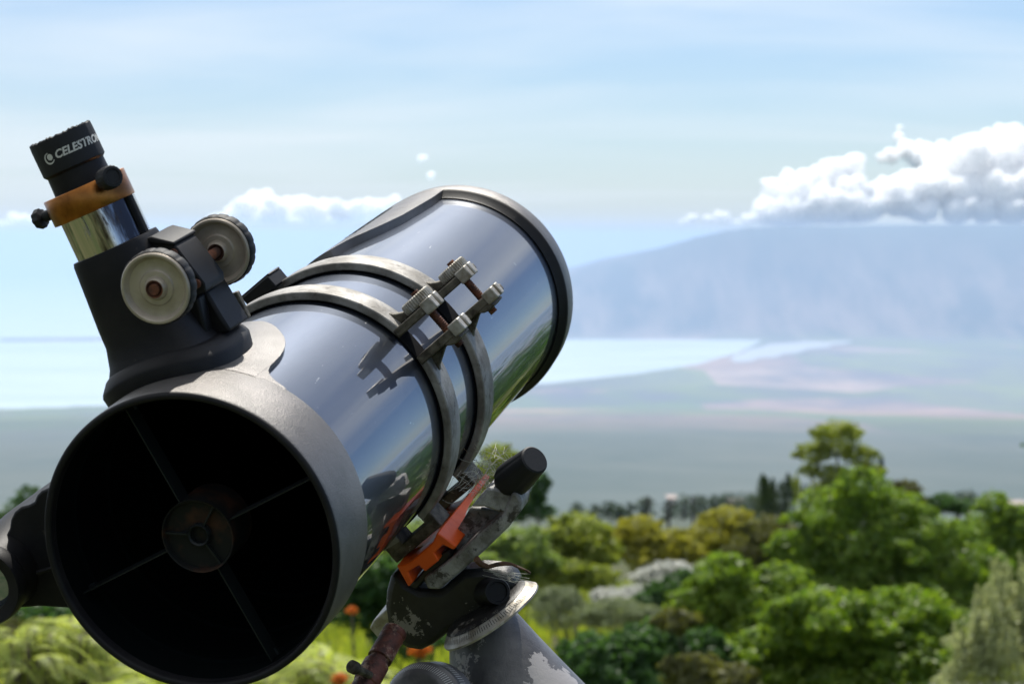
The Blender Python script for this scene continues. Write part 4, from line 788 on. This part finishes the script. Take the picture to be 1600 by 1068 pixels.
# finder scope -----------------------------------------------------
bm = B()
br = [(76, 762), (64, 767), (57, 774), (53, 784), (44, 789), (32, 792), (22, 800), (16, 812), (14, 826), (6, 842), (-30, 868), (-70, 905), (-70, 975), (-20, 985), (22, 950), (60, 947), (112, 950)]
arc = [(0.985 * math.sin(R(a)), 0.985 * math.cos(R(a))) for a in (-120, -112, -104, -96, -88, -80, -72, -66)]
prism(bm, loc(br, 0.42) + arc, 0.42, 0.80, TEL)
fb = obj('finder_bracket', bm, M['plastic'], scope, bevel=0.0012)
c0 = plane(-27, 916, 0.12)
FI = TEL @ Matrix.Translation((c0[0], 0, c0[1])) @ PZ
bm = B(); lathe(bm, closed([(0.178, 0.16), (0.184, 0.12), (0.262, 0.10), (0.272, 0.12), (0.275, 0.20), (0.262, 0.24), (0.25, 0.26), (0.27, 0.5), (0.30, 0.9), (0.30, 2.2), (0.17, 2.2), (0.17, 0.3)]), 64, M_=FI)
ft = obj('finder_tube', bm, M['plastic'], scope)
bm = B(); lathe(bm, [(0, 0.155), (0.10, 0.165), (0.18, 0.19)], 48, M_=FI); obj('lens', bm, M['glass'], ft)
bm = B(); c1 = plane(60, 893, 0.40); c2 = plane(86, 884, 0.40)
tube(bm, [TEL @ Vector((c1[0], 0.38, c1[1])), TEL @ Vector((c2[0], 0.38, c2[1]))], 0.0013, 0.001, 8); obj('bracket_rib', bm, M['plastic'], fb)

# ================================================================== the equatorial mount
def dep(x, y, z): return CAMP + ray(x, y) * (z * U)   # photograph point at z radii of depth
base = dep(797, 1068, 17.2); base = Vector((base.x, base.y, 0))
mt = empty('equatorial_mount', Matrix.Translation(base), 'weathered black and grey telescope mount with peeling paint, under the tube', 'telescope mount')
u2 = TEL
def pp(pts, t0, t1): 
    bm = B(); prism(bm, loc(pts, t0), t0, t1, TEL); return bm
bm = pp([(661, 903), (690, 884), (716, 863), (742, 838), (786, 803), (800, 768), (808, 770), (815.5, 784), (812, 801), (795, 823), (757, 860), (720, 893), (686, 921), (668, 920)], 2.43, 2.72)
prism(bm, loc([(735, 792), (748, 779), (760, 763), (772, 762), (790, 768), (802, 768), (794, 801), (778, 800), (756, 792)], 2.46), 2.46, 2.80, TEL)
prism(bm, loc([(712, 830), (735, 792), (790, 800), (742, 840), (700, 872)], 2.66), 2.66, 2.85, TEL)
sd = obj('saddle', bm, M['saddle'], mt, bevel=0.0022, smooth=50)
bm = pp([(638, 915), (650, 905), (676, 872), (700, 858), (706, 868), (690, 885), (664, 906), (650, 921)], 2.50, 2.9); obj('saddle_jaw', bm, M['mount'], sd, bevel=0.001)
# side clamp handle
p1 = TEL @ Vector((plane(764, 781, 2.7)[0], 2.7, plane(764, 781, 2.7)[1])); p2 = TEL @ Vector((plane(836, 717, 2.42)[0], 2.42, plane(836, 717, 2.42)[1]))
Lh = (p2 - p1).length / U; HF = frame(p1, p2 - p1, (0, 0, 1)) @ Matrix.Scale(U, 4)
bm = B(); lathe(bm, [(0, 0), (0.050, 0), (0.046, 0.30 * Lh), (0.08, 0.36 * Lh), (0.122, 0.42 * Lh), (0.138, 0.50 * Lh), (0.136, 0.62 * Lh), (0.108, 0.985 * Lh), (0.096, Lh), (0, Lh)], 80, M_=HF, wob=lambda a, z: 1 - (0.05 * abs(math.sin(a * 4)) ** 6 if z > 0.4 * Lh and z < 0.98 * Lh else 0))
obj('clamp_handle', bm, M['rubber'], mt, smooth=32, label='black tapered plastic clamp handle')
# declination housing
bm = pp([(619, 890), (608, 903), (602, 925), (600, 950), (605, 980), (616, 1002), (636, 1015), (656, 1018), (676, 1008), (705, 985), (738, 985), (772, 965), (800, 936), (804, 915), (797, 899), (778, 893), (750, 890), (722, 893), (688, 922), (655, 922), (636, 912)], 2.52, 2.80)
for f in bm.faces: pass
dh = obj('declination_housing', bm, M['mount'], mt, bevel=0.004, smooth=60)

cB = dep(775, 924, 16.85)
bm = B(); lathe(bm, [(0.0, 0.03), (0.070, 0.03), (0.074, 0.05), (0.092, 0.05), (0.10, 0.03), (0.11, -0.35), (0, -0.35)], 48, M_=frame(cB, cam2w((0.25, -0.12, -0.95))) @ Matrix.Scale(U, 4)); obj('polar_finder_cap', bm, M['plastic'], mt)
# right ascension setting circle
nrm = Vector((-0.56 * 0.99, -0.83 * 0.99, -0.13)); ctr = dep(764, 957, 17.05)
SF = frame(ctr, cam2w(nrm), cam2w((0.83, -0.56, 0))) @ Matrix.Scale(U, 4)
bm = B(); lathe(bm, [(0, 0.06), (0.30, 0.06), (0.34, 0.045), (0.405, -0.01), (0.415, -0.02), (0.415, -0.035), (0.34, -0.045), (0.2, -0.06)], 128, M_=SF)
scir = obj('setting_circle', bm, M['brightmetal'], mt)
bm = B(); lathe(bm, [(0, 0.068), (0.27, 0.068), (0.335, 0.053), (0.350, 0.041)], 96, M_=SF); obj('dial_face', bm, M['mount'], scir)
def cone_pt(r, a, lift=0.002): # point on the sloping rim
    z = 0.045 - (r - 0.34) / 0.065 * 0.055 + lift; return SF @ Vector((r * math.cos(a), r * math.sin(a), z))
bm = B()
for i in range(120):
    a = 2 * math.pi * i / 120; w = 0.006; r0, r1 = (0.352, 0.398) if i % 5 == 0 else (0.370, 0.398)
    vs = [bm.verts.new(cone_pt(r, a + s, 0.006)) for r, s in ((r0, -w), (r1, -w), (r1, w), (r0, w))]; bm.faces.new(vs)
tk = obj('dial_ticks', bm, M['rubber'], scir, smooth=None); tk['kind'] = 'stuff'
for i, num in enumerate(('80', '70', '60', '50', '40')):
    am = R(-146 + i * 17)
    def fnn(c, am=am):
        a = am + (c.x - 0.03) / 0.345; r = 0.352 - c.y + 0.0
        z = 0.053 - max(0, (r - 0.335)) * 0.8 + 0.006 if r > 0.335 else 0.068 - (r - 0.27) / 0.065 * 0.015 + 0.004
        return SF @ Vector((r * math.cos(a), r * math.sin(a), z))
    text_on(num, 0.052, fnn, M['dimprint'], scir, 'dial_number', 0.001)
# grey tapered shaft housing, running on down to the pier
def CFr(a, b): return frame(a, b - a) @ Matrix.Scale(U, 4)
ca, cb = dep(755, 978, 17.35), dep(795, 1078, 17.35); Lc = (cb - ca).length / U
bm = B(); lathe(bm, [(0, -0.02), (0.265, -0.02), (0.285, 0.02), (0.30, 0.06)] + [(0.30 + 0.42 * (i / 8) ** 1.05, 0.06 + (Lc + 0.5) * i / 8) for i in range(1, 9)] + [(0.68, Lc + 0.7), (0, Lc + 0.6)], 72, M_=CFr(ca, cb))
obj('shaft_housing', bm, M['cone'], mt, smooth=45)
def peel():                                          # one big flaked-off area low on the right of the housing
    nt = M['cone'].node_tree; N = nt.nodes.new; L = nt.links.new; b = nt.nodes['Principled BSDF']; old = b.inputs['Base Color'].links[0].from_socket
    p = dep(868, 1072, 16.95) - base; tc = N('ShaderNodeTexCoord'); ds = N('ShaderNodeVectorMath'); ds.operation = 'DISTANCE'; ds.inputs[1].default_value = p[:]; L(tc.outputs['Object'], ds.inputs[0])
    nz = N('ShaderNodeTexNoise'); nz.inputs['Scale'].default_value = 90; nz.inputs['Detail'].default_value = 8; nz.inputs['Roughness'].default_value = 0.65; L(tc.outputs['Object'], nz.inputs['Vector'])
    m1 = N('ShaderNodeMath'); m1.operation = 'MULTIPLY_ADD'; L(nz.outputs['Fac'], m1.inputs[0]); m1.inputs[1].default_value = 0.045; L(ds.outputs['Value'], m1.inputs[2])
    mr = N('ShaderNodeMapRange'); mr.inputs['From Min'].default_value = 0.0425; mr.inputs['From Max'].default_value = 0.0418; L(m1.outputs[0], mr.inputs['Value'])
    mx = N('ShaderNodeMix'); mx.data_type = 'RGBA'; L(mr.outputs[0], mx.inputs['Factor']); L(old, mx.inputs['A']); mx.inputs['B'].default_value = (0.42, 0.39, 0.37, 1); L(mx.outputs['Result'], b.inputs['Base Color'])
peel()
# second graduated wheel
gc = dep(668, 1110, 16.75); GF = frame(gc, cam2w((-0.50, -0.10, -0.86)), cam2w((0, -1, 0))) @ Matrix.Scale(U, 4)
bm = B(); lathe(bm, [(0, 0.16), (0.26, 0.16), (0.30, 0.14), (0.345, 0.06), (0.355, 0.05), (0.355, -0.12), (0.28, -0.16), (0, -0.16)], 96, M_=GF); gw = obj('graduated_wheel', bm, M['cone'], mt)
bm = B()
for i in range(110):
    a = 2 * math.pi * i / 110
    for (r0, z0, r1, z1) in ((0.306, 0.135, 0.336, 0.082), (0.362, 0.040, 0.362, -0.03)):
        w = 0.006; vs = [bm.verts.new(GF @ Vector((r * math.cos(a + s) * 1.01, r * math.sin(a + s) * 1.01, z))) for r, z, s in ((r0, z0, -w), (r1, z1, -w), (r1, z1, w), (r0, z0, w))]; bm.faces.new(vs)
tk = obj('wheel_teeth', bm, M['print'], gw, smooth=None); tk['kind'] = 'stuff'
bm = B()
for i in range(14):
    a = R(62 + i * 4); w = 0.014
    vs = [bm.verts.new(GF @ Vector((0.3575 * math.cos(a + s), 0.3575 * math.sin(a + s), z))) for z, s in ((-0.04, -w), (-0.11, -w), (-0.11, w), (-0.04, w))]; bm.faces.new(vs)
obj('red_scale', bm, M['red'], gw, smooth=None)
# cast block, slow motion rod and screw
bm = pp([(577, 981), (583, 969), (606, 949), (626, 958), (622, 1000), (600, 1003), (588, 994)], 2.60, 2.95); obj('cast_block', bm, M['brightmetal'], mt, bevel=0.001)
ra, rb = dep(618, 985, 16.75), dep(560, 1086, 16.35); RFm = frame(ra, rb - ra) @ Matrix.Scale(U, 4); Lr = (rb - ra).length / U
prof = [(0, 0), (0.088, 0), (0.092, 0.03), (0.080, 0.05), (0.092, 0.07), (0.088, 0.10), (0.092, 0.27), (0.075, 0.275), (0.075, 0.31), (0.094, 0.32), (0.098, 0.47), (0.092, 0.50), (0.084, 0.505), (0.086, 0.60), (0.088, Lr + 0.5), (0, Lr + 0.5)]
bm = B(); lathe(bm, prof, 40, M_=RFm); sh = obj('slow_motion_rod', bm, M['redrust'], mt, smooth=40)
sa = dep(578, 1054, 16.35); sb = dep(553, 1042, 16.2)
bm = B(); tube(bm, [sa, sb], 0.0022, 0.0022, 10); lathe(bm, [(0, -0.04), (0.040, -0.04), (0.047, -0.02), (0.047, 0.03), (0.03, 0.045), (0, 0.045)], 24, M_=frame(sb, sb - sa) @ Matrix.Scale(U, 4)); obj('thumb_screw', bm, M['lug'], sh)
# knob just breaking the lower edge of the picture
kc = dep(955, 1101, 17.2); KB = frame(kc, cam2w((0.15, -0.75, -0.5))) @ Matrix.Scale(U, 4)
bm = B(); lathe(bm, [(0, 0.05), (0.06, 0.05), (0.17, 0.03), (0.19, 0.0), (0.19, -0.10), (0.05, -0.12), (0.05, -0.35), (0, -0.35)], 90, M_=KB, wob=lambda a, z: 1 + (0.03 * (1 if int(a / (2 * math.pi) * 90) % 3 else -1) if z > -0.11 else 0)); obj('latitude_knob', bm, M['lug'], mt, smooth=25)
tube_pts = [kc - Vector((0, 0, 0.01)), dep(850, 1130, 17.3)]
bm = B(); tube(bm, tube_pts, 0.004, 0.004, 10); obj('latitude_bolt', bm, M['rust'], mt)
# pier head and tripod below the picture
ph0 = dep(812, 1230, 17.35); bm = B(); lathe(bm, [(0, 0.0), (0.045, 0.0), (0.055, -0.02), (0.055, -0.10), (0.04, -0.12), (0, -0.12)], 40, M_=Matrix.Translation(ph0)); tube(bm, [dep(808, 1150, 17.35), ph0], 0.030, 0.034, 20)
obj('pier_head', bm, M['mount'], mt)
for k in range(3):
    a = R(30 + 120 * k); foot = Vector((base.x + 0.55 * math.cos(a), base.y + 0.55 * math.sin(a), 0.0)); top = ph0 + Vector((0.05 * math.cos(a), 0.05 * math.sin(a), -0.07))
    foot.z = ground_z(foot.x, foot.y) - 0.02
    bm = B(); tube(bm, [top, foot], 0.016, 0.012, 12); obj('tripod_leg', bm, M['saddle'], mt)

# curled dry strip hanging on the mount
bm = B(); pts = []
for i, (x, y) in enumerate(((744, 872), (752, 880), (762, 885), (775, 881), (788, 880), (800, 881), (812, 886), (822, 891), (827, 894))): pts.append(dep(x, y, 16.7 + 0.02 * i))
tube(bm, pts, 0.0017, 0.0006, 8)
for v in bm.verts: v.co += Vector([mnoise.noise(v.co * 260 + Vector((k * 9, 0, 0))) * 0.0011 for k in range(3)])
tag(obj('dry_twig', bm, M['dryleaf']), 'thin curled rusty-brown dry twig sticking out beside the grey mount saddle', 'twig')
# cobweb between ring, handle and saddle
bm = B(); wr = random.Random(11)
for k in range(150):
    x0, y0 = wr.uniform(735, 790), wr.uniform(700, 775); x1, y1 = x0 + wr.uniform(-32, 38), y0 + wr.uniform(-30, 36)
    x1, y1 = min(x1, 800), min(max(y1, 692), 790); z0, z1 = wr.uniform(17.6, 18.2), wr.uniform(17.6, 18.2); m_ = [wr.uniform(-6, 6) for _ in range(2)]
    tube(bm, [dep(x0, y0, z0), dep((x0 + x1) / 2 + m_[0], (y0 + y1) / 2 + m_[1], (z0 + z1) / 2), dep(x1, y1, z1)], 0.00012, 0.00012, 3, caps=False)
for k in range(16):
    x0, y0 = wr.uniform(752, 800), wr.uniform(885, 898); x1, y1 = wr.uniform(790, 832), wr.uniform(893, 915)
    tube(bm, [dep(x0, y0, 16.8), dep((x0 + x1) / 2, (y0 + y1) / 2 + 2, 16.8), dep(x1, y1, 16.85)], 0.00008, 0.00008, 3, caps=False)
for k in range(14):
    x0, y0 = wr.uniform(690, 722), wr.uniform(745, 800); x1, y1 = x0 + wr.uniform(5, 28), y0 + wr.uniform(-22, 14)
    tube(bm, [dep(x0, y0, 17.3), dep((x0 + x1) / 2, (y0 + y1) / 2 + 2, 17.3), dep(x1, y1, 17.5)], 0.00008, 0.00008, 3, caps=False)
tag(obj('cobweb', bm, M['web'], smooth=None), 'wispy torn cobweb strung between the tube ring and the black clamp handle', 'cobweb', kind='stuff')
